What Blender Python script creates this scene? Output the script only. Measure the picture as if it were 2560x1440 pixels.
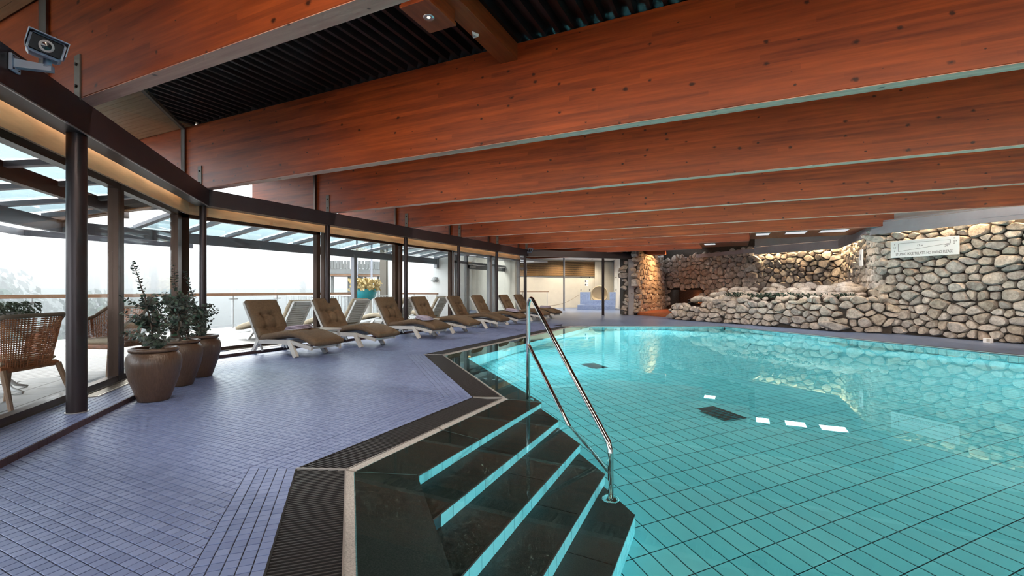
import bpy, math, random
import numpy as np
from mathutils import Vector, Matrix
random.seed(7)
for o in list(bpy.data.objects):
    bpy.data.objects.remove(o)
SC = bpy.context.scene
COL = SC.collection

# ------------------------------------------------------------------ camera
cam_d = bpy.data.cameras.new('camera')
cam_d.sensor_width = 36.0
cam_d.lens = 36.0 * 1170.0 / 2560.0
cam_d.shift_y = 4.0 / 2560.0
cam_d.clip_start = 0.05
cam_d.clip_end = 400
cam = bpy.data.objects.new('camera', cam_d)
cam.location = (0, 0, 1.1)
cam.rotation_euler = (math.radians(90), 0, math.radians(25.9))
COL.objects.link(cam)
SC.camera = cam

# ------------------------------------------------------------------ sky
world = bpy.data.worlds.new('bright_overcast_sky')
SC.world = world
world.use_nodes = True
bg = world.node_tree.nodes['Background']
bg.inputs['Color'].default_value = (0.90, 0.95, 1.0, 1)
bg.inputs['Strength'].default_value = 1.9

# low hazy sun from behind the glass side
sun_d = bpy.data.lights.new('sun', 'SUN')
sun_d.energy = 1.2
sun_d.angle = math.radians(12)
sun_d.color = (1.0, 0.95, 0.88)
sun = bpy.data.objects.new('sun', sun_d)
sun.rotation_euler = (math.radians(58), 0, math.radians(-118))
COL.objects.link(sun)

# ------------------------------------------------------------------ exposure
vs = SC.view_settings
vs.view_transform = 'Standard'
vs.look = 'None'
vs.exposure = 1.5
vs.gamma = 1.0
vs.use_curve_mapping = False
cy = SC.cycles
cy.max_bounces = 7
cy.diffuse_bounces = 3
cy.glossy_bounces = 3
cy.transmission_bounces = 5
cy.transparent_max_bounces = 16
cy.sample_clamp_indirect = 4.0
cy.use_denoising = True
cy.use_adaptive_sampling = True
cy.adaptive_threshold = 0.08
cy.adaptive_min_samples = 12
cy.caustics_reflective = False

# ------------------------------------------------------------------ materials
M = {}
def new_mat(name):
    m = bpy.data.materials.new(name)
    m.use_nodes = True
    M[name] = m
    nt = m.node_tree
    return m, nt, nt.nodes['Principled BSDF']
def N(nt, t, **kw):
    n = nt.nodes.new(t)
    for k, v in kw.items():
        if hasattr(n, k) and not k.startswith('i_'):
            setattr(n, k, v)
        else:
            n.inputs[k[2:] if k.startswith('i_') else k].default_value = v
    return n
def L(nt, a, b):
    nt.links.new(a, b)
def ramp(nt, fac, stops):
    r = nt.nodes.new('ShaderNodeValToRGB')
    while len(r.color_ramp.elements) < len(stops):
        r.color_ramp.elements.new(0.5)
    for e, (p, c) in zip(r.color_ramp.elements, stops):
        e.position = p
        e.color = (*c, 1)
    L(nt, fac, r.inputs['Fac'])
    return r.outputs['Color']
def math_n(nt, op, a, b=None, c=None):
    n = nt.nodes.new('ShaderNodeMath'); n.operation = op
    for i, v in enumerate((a, b, c)):
        if v is None: continue
        if isinstance(v, (int, float)): n.inputs[i].default_value = v
        else: L(nt, v, n.inputs[i])
    return n.outputs[0]
def mixc(nt, fac, a, b, blend='MIX'):
    n = nt.nodes.new('ShaderNodeMix'); n.data_type = 'RGBA'; n.blend_type = blend
    for sock, v in ((n.inputs[0], fac), (n.inputs[6], a), (n.inputs[7], b)):
        if isinstance(v, (int, float)): sock.default_value = v
        elif isinstance(v, tuple): sock.default_value = (*v, 1)
        else: L(nt, v, sock)
    return n.outputs[2]
def coords(nt, scale=(1, 1, 1), rot=(0, 0, 0), which='Object'):
    tc = nt.nodes.new('ShaderNodeTexCoord')
    mp = nt.nodes.new('ShaderNodeMapping')
    mp.inputs['Scale'].default_value = scale
    mp.inputs['Rotation'].default_value = rot
    L(nt, tc.outputs[which], mp.inputs['Vector'])
    return mp.outputs['Vector']
def noise(nt, vec, scale, detail=4, rough=0.55, dist=0.0):
    n = nt.nodes.new('ShaderNodeTexNoise')
    n.inputs['Scale'].default_value = scale
    n.inputs['Detail'].default_value = detail
    n.inputs['Roughness'].default_value = rough
    n.inputs['Distortion'].default_value = dist
    if vec is not None: L(nt, vec, n.inputs['Vector'])
    return n.outputs['Fac']
def bump(nt, p, h, strength=0.3, dist=0.01):
    b = nt.nodes.new('ShaderNodeBump')
    b.inputs['Strength'].default_value = strength
    b.inputs['Distance'].default_value = dist
    L(nt, h, b.inputs['Height'])
    L(nt, b.outputs['Normal'], p.inputs['Normal'])
def plain(name, col, rough=0.5, metal=0.0, spec=0.5, var=0.0, scale=8.0, bmp=0.0, vec_scale=(1, 1, 1)):
    m, nt, p = new_mat(name)
    p.inputs['Base Color'].default_value = (*col, 1)
    p.inputs['Roughness'].default_value = rough
    p.inputs['Metallic'].default_value = metal
    p.inputs['Specular IOR Level'].default_value = spec
    if var or bmp:
        f = noise(nt, coords(nt, vec_scale), scale)
        if var:
            lo = tuple(max(0, c * (1 - var)) for c in col); hi = tuple(min(1, c * (1 + var)) for c in col)
            L(nt, ramp(nt, f, [(0.3, lo), (0.7, hi)]), p.inputs['Base Color'])
        if bmp: bump(nt, p, f, bmp)
    return m

def wood(name, c0, c1, axis, rough=0.35, lam=0.045, knots=True, coat=0.0, crough=0.25):
    """glulam / planed timber: grain along the axis, lamella tones, dark knots"""
    m, nt, p = new_mat(name)
    sc = [9.0, 9.0, 9.0]; sc[axis] = 0.55
    g = noise(nt, coords(nt, tuple(sc)), 2.4, 6, 0.62, 0.3)
    sc2 = [1.0, 1.0, 1.0]; sc2[axis] = 0.35
    g2 = noise(nt, coords(nt, tuple(sc2)), 1.3, 3)
    tc = nt.nodes.new('ShaderNodeTexCoord')
    sep = nt.nodes.new('ShaderNodeSeparateXYZ'); L(nt, tc.outputs['Object'], sep.inputs[0])
    zz = math_n(nt, 'FLOOR', math_n(nt, 'DIVIDE', sep.outputs[2], lam))
    xx = math_n(nt, 'FLOOR', math_n(nt, 'ADD', math_n(nt, 'DIVIDE', sep.outputs[axis], 2.7), math_n(nt, 'MULTIPLY', zz, 0.37)))
    cmb = nt.nodes.new('ShaderNodeCombineXYZ'); L(nt, xx, cmb.inputs[0]); L(nt, zz, cmb.inputs[1])
    wn = nt.nodes.new('ShaderNodeTexWhiteNoise'); L(nt, cmb.outputs[0], wn.inputs['Vector'])
    fac = math_n(nt, 'ADD', math_n(nt, 'MULTIPLY', g, 0.62), math_n(nt, 'ADD', math_n(nt, 'MULTIPLY', g2, 0.38), math_n(nt, 'MULTIPLY', wn.outputs['Value'], 0.16)))
    col = ramp(nt, fac, [(0.36, c0), (0.60, tuple((a + b) / 2 for a, b in zip(c0, c1))), (0.80, c1)])
    if knots:
        v = nt.nodes.new('ShaderNodeTexVoronoi'); v.inputs['Scale'].default_value = 4.6; v.voronoi_dimensions = '2D'
        cm = nt.nodes.new('ShaderNodeCombineXYZ'); oinf = nt.nodes.new('ShaderNodeObjectInfo')
        L(nt, math_n(nt, 'ADD', math_n(nt, 'MULTIPLY', sep.outputs[axis], 0.72), math_n(nt, 'MULTIPLY', oinf.outputs['Random'], 37.0)), cm.inputs[0])
        L(nt, math_n(nt, 'ADD', sep.outputs[2], math_n(nt, 'MULTIPLY', sep.outputs[1 - axis if axis < 2 else 0], 1.0)), cm.inputs[1]); L(nt, cm.outputs[0], v.inputs['Vector'])
        n2 = noise(nt, coords(nt, (12, 12, 12)), 2.0, 2)
        d = math_n(nt, 'ADD', v.outputs['Distance'], math_n(nt, 'MULTIPLY', math_n(nt, 'SUBTRACT', n2, 0.5), 0.16))
        kn = nt.nodes.new('ShaderNodeMapRange'); kn.inputs['From Min'].default_value = 0.05; kn.inputs['From Max'].default_value = 0.13
        kn.inputs['To Min'].default_value = 0.9; kn.inputs['To Max'].default_value = 0.0
        sr = nt.nodes.new('ShaderNodeSeparateXYZ'); L(nt, v.outputs['Color'], sr.inputs[0])
        gate = math_n(nt, 'MULTIPLY', math_n(nt, 'MAXIMUM', math_n(nt, 'SUBTRACT', sr.outputs[0], 0.42), 0.0001), 1.5)
        d = math_n(nt, 'DIVIDE', d, gate)
        L(nt, d, kn.inputs['Value'])
        col = mixc(nt, kn.outputs[0], col, tuple(c * 0.16 for c in c0))
    L(nt, col, p.inputs['Base Color'])
    p.inputs['Roughness'].default_value = rough
    p.inputs['Specular IOR Level'].default_value = 0.35
    p.inputs['Coat Weight'].default_value = coat
    p.inputs['Coat Roughness'].default_value = crough
    bump(nt, p, g, 0.12, 0.004)
    return m
wood('beam_wood', (0.115, 0.017, 0.004), (0.46, 0.085, 0.012), 0, 0.5, coat=0.10, crough=0.3)
wood('soffit_sheen_wood', (0.56, 0.23, 0.16), (0.94, 0.50, 0.37), 0, 0.55, coat=0.15, crough=0.3)  # paler, pinker base stands in for sheen reflected on the beam undersides
wood('cross_wood', (0.13, 0.025, 0.009), (0.36, 0.09, 0.026), 1, 0.4, knots=False)
wood('light_board', (0.30, 0.20, 0.11), (0.52, 0.38, 0.22), 0, 0.5, 0.09, knots=False)
wood('slat_wood', (0.30, 0.16, 0.06), (0.55, 0.34, 0.15), 0, 0.45, knots=False)
wood('hearth_wood', (0.26, 0.06, 0.02), (0.55, 0.17, 0.06), 0, 0.35)
wood('deck_wood', (0.11, 0.10, 0.092), (0.24, 0.225, 0.21), 1, 0.6, knots=False)
wood('rail_wood', (0.16, 0.08, 0.045), (0.30, 0.17, 0.10), 1, 0.45, knots=False)
wood('chair_wood', (0.16, 0.09, 0.05), (0.33, 0.21, 0.13), 2, 0.5, knots=False)

plain('header_steel', (0.022, 0.014, 0.016), 0.38, 0.0, 0.5, 0.15, 3)
plain('column_steel', (0.035, 0.026, 0.028), 0.3, 0.55, 0.5)
plain('bronze_frame', (0.060, 0.036, 0.026), 0.3, 0.7, 0.5)
plain('fascia_bronze', (0.60, 0.36, 0.20), 0.42, 0.0, 0.5, 0.2, 2, vec_scale=(1, 1, 6))
plain('alu', (0.55, 0.55, 0.56), 0.3, 0.9)
plain('sill_steel', (0.62, 0.62, 0.62), 0.16, 1.0)
plain('steel_chrome', (0.72, 0.70, 0.68), 0.11, 1.0)
plain('bracket_paint', (0.135, 0.115, 0.09), 0.55)
plain('bolt_dark', (0.02, 0.018, 0.016), 0.5, 0.5)
plain('roof_metal', (0.012, 0.012, 0.014), 0.42, 0.3, 0.4)
plain('dark_void', (0.006, 0.006, 0.007), 0.9)
plain('canopy_steel', (0.26, 0.26, 0.29), 0.4, 0.2)
plain('door_grey', (0.30, 0.30, 0.31), 0.4, 0.3)
plain('plaster_cream', (0.72, 0.66, 0.55), 0.85, var=0.04, scale=3)
plain('plaster_white', (0.80, 0.79, 0.77), 0.85, var=0.03, scale=3)
plain('plaster_grey', (0.34, 0.33, 0.34), 0.7, var=0.06, scale=4)
plain('cove_grey', (0.29, 0.27, 0.30), 0.5, 0.1, 0.4, 0.1, 3)
plain('grout', (0.018, 0.020, 0.034), 0.85)
plain('pool_grout', (0.010, 0.045, 0.055), 0.8)
plain('mortar', (0.05, 0.042, 0.036), 0.95, var=0.3, scale=20)
plain('kerb_tile', (0.060, 0.032, 0.036), 0.4, var=0.2, scale=12)
plain('grate_plastic', (0.032, 0.031, 0.033), 0.36, spec=0.5)
plain('steel_rim', (0.42, 0.40, 0.39), 0.35, 0.7)
plain('vent_metal', (0.52, 0.47, 0.42), 0.4, 0.6)
plain('granite', (0.082, 0.047, 0.040), 0.35, var=0.5, scale=160, bmp=0.1)
plain('granite_sheen', (0.36, 0.36, 0.37), 0.45, var=0.35, scale=120, bmp=0.25)
plain('white_plastic', (0.70, 0.70, 0.69), 0.42)
plain('lounger_frame', (0.55, 0.54, 0.52), 0.4)
plain('cushion_fabric', (0.125, 0.080, 0.046), 0.85, var=0.18, scale=30, bmp=0.15)
plain('cushion_out', (0.42, 0.34, 0.24), 0.85, var=0.15, scale=30)
plain('towel', (0.38, 0.33, 0.42), 0.95, var=0.12, scale=60, bmp=0.5)
plain('cctv_body', (0.26, 0.30, 0.38), 0.4)
plain('black_gloss', (0.006, 0.006, 0.007), 0.08)
plain('soil', (0.03, 0.02, 0.014), 0.95, var=0.4, scale=50, bmp=0.8)
plain('stem_bark', (0.075, 0.055, 0.042), 0.8)
plain('pebble', (0.28, 0.23, 0.19), 0.7, var=0.3, scale=6)
plain('glaze_blue', (0.02, 0.05, 0.13), 0.15)
plain('glaze_teal', (0.02, 0.30, 0.36), 0.2)
plain('beige_tub', (0.52, 0.42, 0.28), 0.5)
plain('sign_white', (0.86, 0.86, 0.86), 0.35)
plain('sign_ink', (0.12, 0.11, 0.11), 0.5)
plain('brick_dark', (0.10, 0.045, 0.028), 0.85, var=0.3, scale=14)
plain('iron_black', (0.012, 0.012, 0.012), 0.5, 0.3)
plain('ivy_leaf', (0.012, 0.035, 0.022), 0.55, var=0.4, scale=9)
plain('concrete', (0.16, 0.157, 0.15), 0.8, var=0.08, scale=4)
plain('paver', (0.20, 0.195, 0.19), 0.75, var=0.12, scale=3)
plain('roof_slate', (0.16, 0.165, 0.17), 0.8, var=0.08, scale=5)
plain('tree_far', (0.10, 0.13, 0.10), 0.9, var=0.35, scale=2)
plain('shrub_leaf', (0.055, 0.075, 0.045), 0.7, var=0.4, scale=7)
plain('dry_flower', (0.55, 0.42, 0.20), 0.85, var=0.3, scale=9)
plain('wicker', (0.33, 0.12, 0.045), 0.6, var=0.35, scale=26)
plain('wicker_rim', (0.20, 0.15, 0.11), 0.7)
plain('rope', (0.36, 0.30, 0.22), 0.9)
plain('ground_far', (0.45, 0.47, 0.44), 0.95, var=0.2, scale=0.1)

# blue deck mosaic: one tone per tile
def tile_mat(name, stops, rough, use_attr=True, rvar=0.1):
    m, nt, p = new_mat(name)
    at = nt.nodes.new('ShaderNodeAttribute'); at.attribute_name = 'rnd'
    oi = nt.nodes.new('ShaderNodeObjectInfo')
    r = math_n(nt, 'FRACT', math_n(nt, 'ADD', at.outputs['Fac'], oi.outputs['Random']))
    n = noise(nt, coords(nt, which='Object'), 1.1, 3)
    geo = nt.nodes.new('ShaderNodeNewGeometry')
    n2 = noise(nt, geo.outputs['Position'], 0.9, 3)
    f = math_n(nt, 'ADD', math_n(nt, 'MULTIPLY', r, 0.7), math_n(nt, 'MULTIPLY', n2, 0.3))
    L(nt, ramp(nt, f, stops), p.inputs['Base Color'])
    mr = math_n(nt, 'ADD', rough - rvar / 2, math_n(nt, 'MULTIPLY', n2, rvar))
    L(nt, mr, p.inputs['Roughness'])
    return m
tile_mat('deck_tile', [(0.0, (0.120, 0.160, 0.320)), (0.45, (0.150, 0.200, 0.385)), (1.0, (0.190, 0.245, 0.44))], 0.40, rvar=0.16)
tile_mat('pool_tile', [(0.0, (0.26, 0.64, 0.69)), (0.5, (0.32, 0.70, 0.745)), (1.0, (0.38, 0.74, 0.77))], 0.25)
tile_mat('spa_tile', [(0.0, (0.20, 0.27, 0.48)), (1.0, (0.33, 0.42, 0.62))], 0.3)

# rubble stone: one tone per stone, veins and grain
def stone_mat(name, stops):
    m, nt, p = new_mat(name)
    oi = nt.nodes.new('ShaderNodeObjectInfo')
    at = nt.nodes.new('ShaderNodeAttribute'); at.attribute_name = 'rnd'
    r = math_n(nt, 'FRACT', math_n(nt, 'ADD', at.outputs['Fac'], oi.outputs['Random']))
    geo = nt.nodes.new('ShaderNodeNewGeometry')
    g = noise(nt, geo.outputs['Position'], 9, 6, 0.65)
    v = noise(nt, geo.outputs['Position'], 30, 4, 0.7)
    base = ramp(nt, r, stops)
    dark = ramp(nt, g, [(0.36, (0.55, 0.53, 0.51)), (0.62, (1.06, 1.05, 1.04))])
    c = mixc(nt, 1.0, base, dark, 'MULTIPLY')
    c = mixc(nt, 0.45, c, ramp(nt, v, [(0.35, (0.5, 0.48, 0.46)), (0.65, (1.15, 1.13, 1.1))]), 'MULTIPLY')
    L(nt, c, p.inputs['Base Color'])
    p.inputs['Roughness'].default_value = 0.82
    bump(nt, p, math_n(nt, 'ADD', g, math_n(nt, 'MULTIPLY', v, 0.4)), 0.7, 0.03)
    return m
stone_mat('rubble', [(0.0, (0.37, 0.34, 0.32)), (0.2, (0.58, 0.53, 0.485)), (0.45, (0.50, 0.43, 0.36)), (0.7, (0.70, 0.645, 0.595)), (0.85, (0.44, 0.405, 0.385)), (1.0, (0.60, 0.49, 0.40))])

# pot clay: vertical combed glaze
def clay():
    m, nt, p = new_mat('pot_clay')
    f = noise(nt, coords(nt, (26, 26, 1.6)), 3, 4)
    f2 = noise(nt, coords(nt, (1, 1, 1)), 4, 3)
    c = ramp(nt, math_n(nt, 'ADD', math_n(nt, 'MULTIPLY', f, 0.5), math_n(nt, 'MULTIPLY', f2, 0.5)), [(0.3, (0.052, 0.030, 0.021)), (0.7, (0.125, 0.075, 0.050))])
    L(nt, c, p.inputs['Base Color']); p.inputs['Roughness'].default_value = 0.32
    bump(nt, p, f, 0.4, 0.01)
clay()
def leaf():
    m, nt, p = new_mat('eucalyptus_leaf')
    at = nt.nodes.new('ShaderNodeAttribute'); at.attribute_name = 'rnd'
    L(nt, ramp(nt, at.outputs['Fac'], [(0.0, (0.030, 0.045, 0.036)), (0.55, (0.075, 0.095, 0.080)), (0.8, (0.035, 0.10, 0.06)), (1.0, (0.16, 0.155, 0.14))]), p.inputs['Base Color'])
    p.inputs['Roughness'].default_value = 0.5
leaf()
# glazing: clear sheet that mirrors at grazing angles
def glass(name, tint, ior=1.45, rough=0.0):
    m = bpy.data.materials.new(name); m.use_nodes = True; M[name] = m
    nt = m.node_tree; nt.nodes.clear()
    out = nt.nodes.new('ShaderNodeOutputMaterial')
    tr = nt.nodes.new('ShaderNodeBsdfTransparent'); tr.inputs['Color'].default_value = (*tint, 1)
    gl = nt.nodes.new('ShaderNodeBsdfGlossy'); gl.inputs['Roughness'].default_value = rough
    geo = nt.nodes.new('ShaderNodeNewGeometry')
    dp = nt.nodes.new('ShaderNodeVectorMath'); dp.operation = 'DOT_PRODUCT'
    L(nt, geo.outputs['Incoming'], dp.inputs[0]); L(nt, geo.outputs['Normal'], dp.inputs[1])
    f0 = ((ior - 1) / (ior + 1)) ** 2
    fz = math_n(nt, 'POWER', math_n(nt, 'SUBTRACT', 1.0, math_n(nt, 'ABSOLUTE', dp.outputs['Value'])), 5.0)
    fz = math_n(nt, 'ADD', f0, math_n(nt, 'MULTIPLY', fz, 1 - f0))
    mx = nt.nodes.new('ShaderNodeMixShader')
    L(nt, fz, mx.inputs[0]); L(nt, tr.outputs[0], mx.inputs[1]); L(nt, gl.outputs[0], mx.inputs[2])
    L(nt, mx.outputs[0], out.inputs['Surface'])
glass('window_glass', (0.95, 0.97, 0.97), 1.25)
glass('canopy_glass', (0.27, 0.345, 0.36), 1.3)
glass('panel_glass', (0.97, 0.98, 0.98), 1.2)
# water
def water():
    m = bpy.data.materials.new('pool_water'); m.use_nodes = True; M['pool_water'] = m
    nt = m.node_tree; nt.nodes.clear()
    out = nt.nodes.new('ShaderNodeOutputMaterial')
    g = nt.nodes.new('ShaderNodeBsdfGlass'); g.inputs['IOR'].default_value = 1.333
    g.inputs['Roughness'].default_value = 0.0; g.inputs['Color'].default_value = (0.62, 0.96, 0.985, 1)
    geo = nt.nodes.new('ShaderNodeNewGeometry')
    n = noise(nt, geo.outputs['Position'], 1.6, 2)
    b = nt.nodes.new('ShaderNodeBump'); b.inputs['Strength'].default_value = 0.008; b.inputs['Distance'].default_value = 0.05
    L(nt, n, b.inputs['Height']); L(nt, b.outputs['Normal'], g.inputs['Normal'])
    L(nt, g.outputs[0], out.inputs['Surface'])
water()
def emit(name, col, s):
    m = bpy.data.materials.new(name); m.use_nodes = True; M[name] = m
    nt = m.node_tree; nt.nodes.clear()
    out = nt.nodes.new('ShaderNodeOutputMaterial'); e = nt.nodes.new('ShaderNodeEmission')
    e.inputs['Color'].default_value = (*col, 1); e.inputs['Strength'].default_value = s
    L(nt, e.outputs[0], out.inputs['Surface'])
emit('lamp_warm', (1.0, 0.62, 0.30), 9)
emit('panel_light', (0.95, 0.97, 1.0), 0.28)
emit('pool_lamp', (0.75, 0.95, 1.0), 6)
emit('flame', (1.0, 0.42, 0.16), 3)
emit('strip_warm', (1.0, 0.70, 0.38), 5)
# ------------------------------------------------------------------ builders
R2 = math.sqrt(0.5)
class MB:
    def __init__(s):
        s.v = []; s.f = []; s.rnd = []
    def add(s, vs, fs, r=None):
        b = len(s.v)
        s.v.extend([tuple(map(float, p)) for p in vs])
        for f in fs:
            s.f.append([i + b for i in f]); s.rnd.append(r if r is not None else 0.0)
        return s
    def box(s, x0, x1, y0, y1, z0, z1):
        return s.add([(x0, y0, z0), (x1, y0, z0), (x1, y1, z0), (x0, y1, z0), (x0, y0, z1), (x1, y0, z1), (x1, y1, z1), (x0, y1, z1)],
                     [(3, 2, 1, 0), (4, 5, 6, 7), (0, 1, 5, 4), (1, 2, 6, 5), (2, 3, 7, 6), (3, 0, 4, 7)])
    def bbox(s, x0, x1, y0, y1, z0, z1, b=0.01):
        """box with chamfered edges all round"""
        P = []
        for (zz, i) in ((z0, b), (z0 + b, 0), (z1 - b, 0), (z1, b)):
            P += [(x0 + i, y0 + i + 0, zz), (x1 - i, y0 + i, zz), (x1 - i, y1 - i, zz), (x0 + i, y1 - i, zz)]
        F = [(3, 2, 1, 0), (12, 13, 14, 15)]
        for k in range(3):
            for j in range(4):
                a = k * 4 + j; c = k * 4 + (j + 1) % 4
                F.append((a, c, c + 4, a + 4))
        return s.add(P, F)
    def bar(s, p0, p1, w, h, up=(0, 0, 1), e0=0.0, e1=0.0):
        p0 = Vector(p0); p1 = Vector(p1); d = (p1 - p0).normalized()
        p0 = p0 - d * e0; p1 = p1 + d * e1
        up = Vector(up)
        if abs(d.dot(up)) > 0.98: up = Vector((1, 0, 0))
        sd = d.cross(up).normalized() * (w / 2); u = sd.cross(d).normalized() * (h / 2)
        P = [p0 - sd - u, p0 + sd - u, p0 + sd + u, p0 - sd + u, p1 - sd - u, p1 + sd - u, p1 + sd + u, p1 - sd + u]
        return s.add(P, [(0, 3, 2, 1), (4, 5, 6, 7), (0, 1, 5, 4), (1, 2, 6, 5), (2, 3, 7, 6), (3, 0, 4, 7)][0:6])
    def prism(s, poly, z0, z1):
        n = len(poly)
        a = sum(poly[i][0] * poly[(i + 1) % n][1] - poly[(i + 1) % n][0] * poly[i][1] for i in range(n))
        if a < 0: poly = poly[::-1]
        P = [(x, y, z0) for x, y in poly] + [(x, y, z1) for x, y in poly]
        F = [tuple(range(n))[::-1], tuple(range(n, 2 * n))] + [(i, (i + 1) % n, n + (i + 1) % n, n + i) for i in range(n)]
        return s.add(P, F)
    def tube(s, pts, r, seg=10, caps=True):
        pts = [Vector(p) for p in pts]; n = len(pts)
        rr = r if isinstance(r, (list, tuple)) else [r] * n
        b = len(s.v); ref = None; P = []
        for i, p in enumerate(pts):
            t = (pts[min(i + 1, n - 1)] - pts[max(i - 1, 0)]).normalized()
            if ref is None:
                ref = Vector((0, 0, 1)) if abs(t.z) < 0.9 else Vector((1, 0, 0))
            x = (ref - t * ref.dot(t)).normalized(); ref = x; y = t.cross(x)
            for k in range(seg):
                a = 2 * math.pi * k / seg
                P.append(p + (x * math.cos(a) + y * math.sin(a)) * rr[i])
        F = []
        for i in range(n - 1):
            for k in range(seg):
                a = i * seg + k; c = i * seg + (k + 1) % seg
                F.append((a, c, c + seg, a + seg))
        if caps:
            F.append(tuple(range(seg))[::-1]); F.append(tuple(range((n - 1) * seg, n * seg)))
        return s.add(P, F)
    def cyl(s, p0, p1, r, seg=16, r1=None):
        return s.tube([p0, p1], [r, r if r1 is None else r1], seg)
    def lathe(s, prof, seg=32, c=(0, 0, 0), cap0=True, cap1=False):
        P = []; F = []
        for r, z in prof:
            for k in range(seg):
                a = 2 * math.pi * k / seg
                P.append((c[0] + r * math.cos(a), c[1] + r * math.sin(a), c[2] + z))
        n = len(prof)
        for i in range(n - 1):
            for k in range(seg):
                a = i * seg + k; d = i * seg + (k + 1) % seg
                F.append((a, d, d + seg, a + seg))
        if cap0: F.append(tuple(range(seg))[::-1])
        if cap1: F.append(tuple(range((n - 1) * seg, n * seg)))
        return s.add(P, F)
    def mesh(s, name, smooth=False):
        me = bpy.data.meshes.new(name)
        me.from_pydata(s.v, [], s.f)
        if any(s.rnd):
            a = me.attributes.new('rnd', 'FLOAT', 'FACE'); a.data.foreach_set('value', s.rnd)
        if smooth: me.polygons.foreach_set('use_smooth', [True] * len(me.polygons))
        me.update()
        return me
    def build(s, name, mat, parent=None, smooth=False, loc=None, auto=None):
        me = s.mesh(name, smooth)
        me.materials.append(M[mat])
        if auto is not None:
            me.polygons.foreach_set('use_smooth', [True] * len(me.polygons))
            try: me.set_sharp_from_angle(angle=math.radians(auto))
            except Exception: pass
        o = bpy.data.objects.new(name, me)
        COL.objects.link(o)
        if parent is not None: o.parent = parent
        if loc is not None: o.location = loc
        return o
def tag(o, label=None, cat=None, group=None, kind=None):
    if label: o['label'] = label
    if cat: o['category'] = cat
    if group: o['group'] = group
    if kind: o['kind'] = kind
    return o
def empty(name, loc=(0, 0, 0), rz=0.0, label=None, cat=None, group=None, kind=None):
    o = bpy.data.objects.new(name, None); o.empty_display_size = 0.1
    o.location = loc; o.rotation_euler = (0, 0, rz); COL.objects.link(o)
    return tag(o, label, cat, group, kind)
def inst(src, name, parent, loc=(0, 0, 0), rot=(0, 0, 0), scale=None):
    me = src if isinstance(src, bpy.types.Mesh) else src.data
    o = bpy.data.objects.new(name, me); COL.objects.link(o)
    o.parent = parent; o.location = loc; o.rotation_euler = rot
    if scale: o.scale = scale
    return o
def copy_tree(o, parent=None):
    c = o.copy(); COL.objects.link(c); c.parent = parent
    for ch in [x for x in bpy.data.objects if x.parent == o]:
        copy_tree(ch, c)
    return c
def light(name, kind, loc, energy, col, parent=None, rot=None, **kw):
    d = bpy.data.lights.new(name, kind); d.energy = energy; d.color = col
    for k, v in kw.items(): setattr(d, k, v)
    o = bpy.data.objects.new(name, d); COL.objects.link(o); o.location = loc
    if rot is not None: o.rotation_euler = rot
    if parent is not None: o.parent = parent
    return o

# wall line frames: point(t along, off outward, z)
def W1(t, off, z):      # slanted glass wall; t = 0 at the corner, grows back towards the camera
    return (-7.5 + t * R2 - off * R2, 4.615 - t * R2 - off * R2, z)
def W2(t, off, z):      # straight glass wall; t = world y
    return (-7.5 - off, t, z)
def clip_poly(poly, a, b, c):
    """keep a*x + b*y <= c"""
    out = []; n = len(poly)
    for i in range(n):
        p = poly[i]; q = poly[(i + 1) % n]
        dp = a * p[0] + b * p[1] - c; dq = a * q[0] + b * q[1] - c
        if dp <= 0: out.append(p)
        if (dp < 0 < dq) or (dq < 0 < dp):
            t = dp / (dp - dq); out.append((p[0] + (q[0] - p[0]) * t, p[1] + (q[1] - p[1]) * t))
    return out
def area(poly):
    return 0.5 * sum(poly[i][0] * poly[(i + 1) % len(poly)][1] - poly[(i + 1) % len(poly)][0] * poly[i][1] for i in range(len(poly)))
def inside(poly, x, y):
    r = False; j = len(poly) - 1
    for i in range(len(poly)):
        xi, yi = poly[i]; xj, yj = poly[j]
        if (yi > y) != (yj > y) and x < (xj - xi) * (y - yi) / (yj - yi) + xi: r = not r
        j = i
    return r
def inside_np(poly, X, Y):
    r = np.zeros(X.shape, bool); j = len(poly) - 1
    for i in range(len(poly)):
        xi, yi = poly[i]; xj, yj = poly[j]
        if yi != yj:
            r ^= ((yi > Y) != (yj > Y)) & (X < (xj - xi) * (Y - yi) / (yj - yi) + xi)
        j = i
    return r
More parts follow.
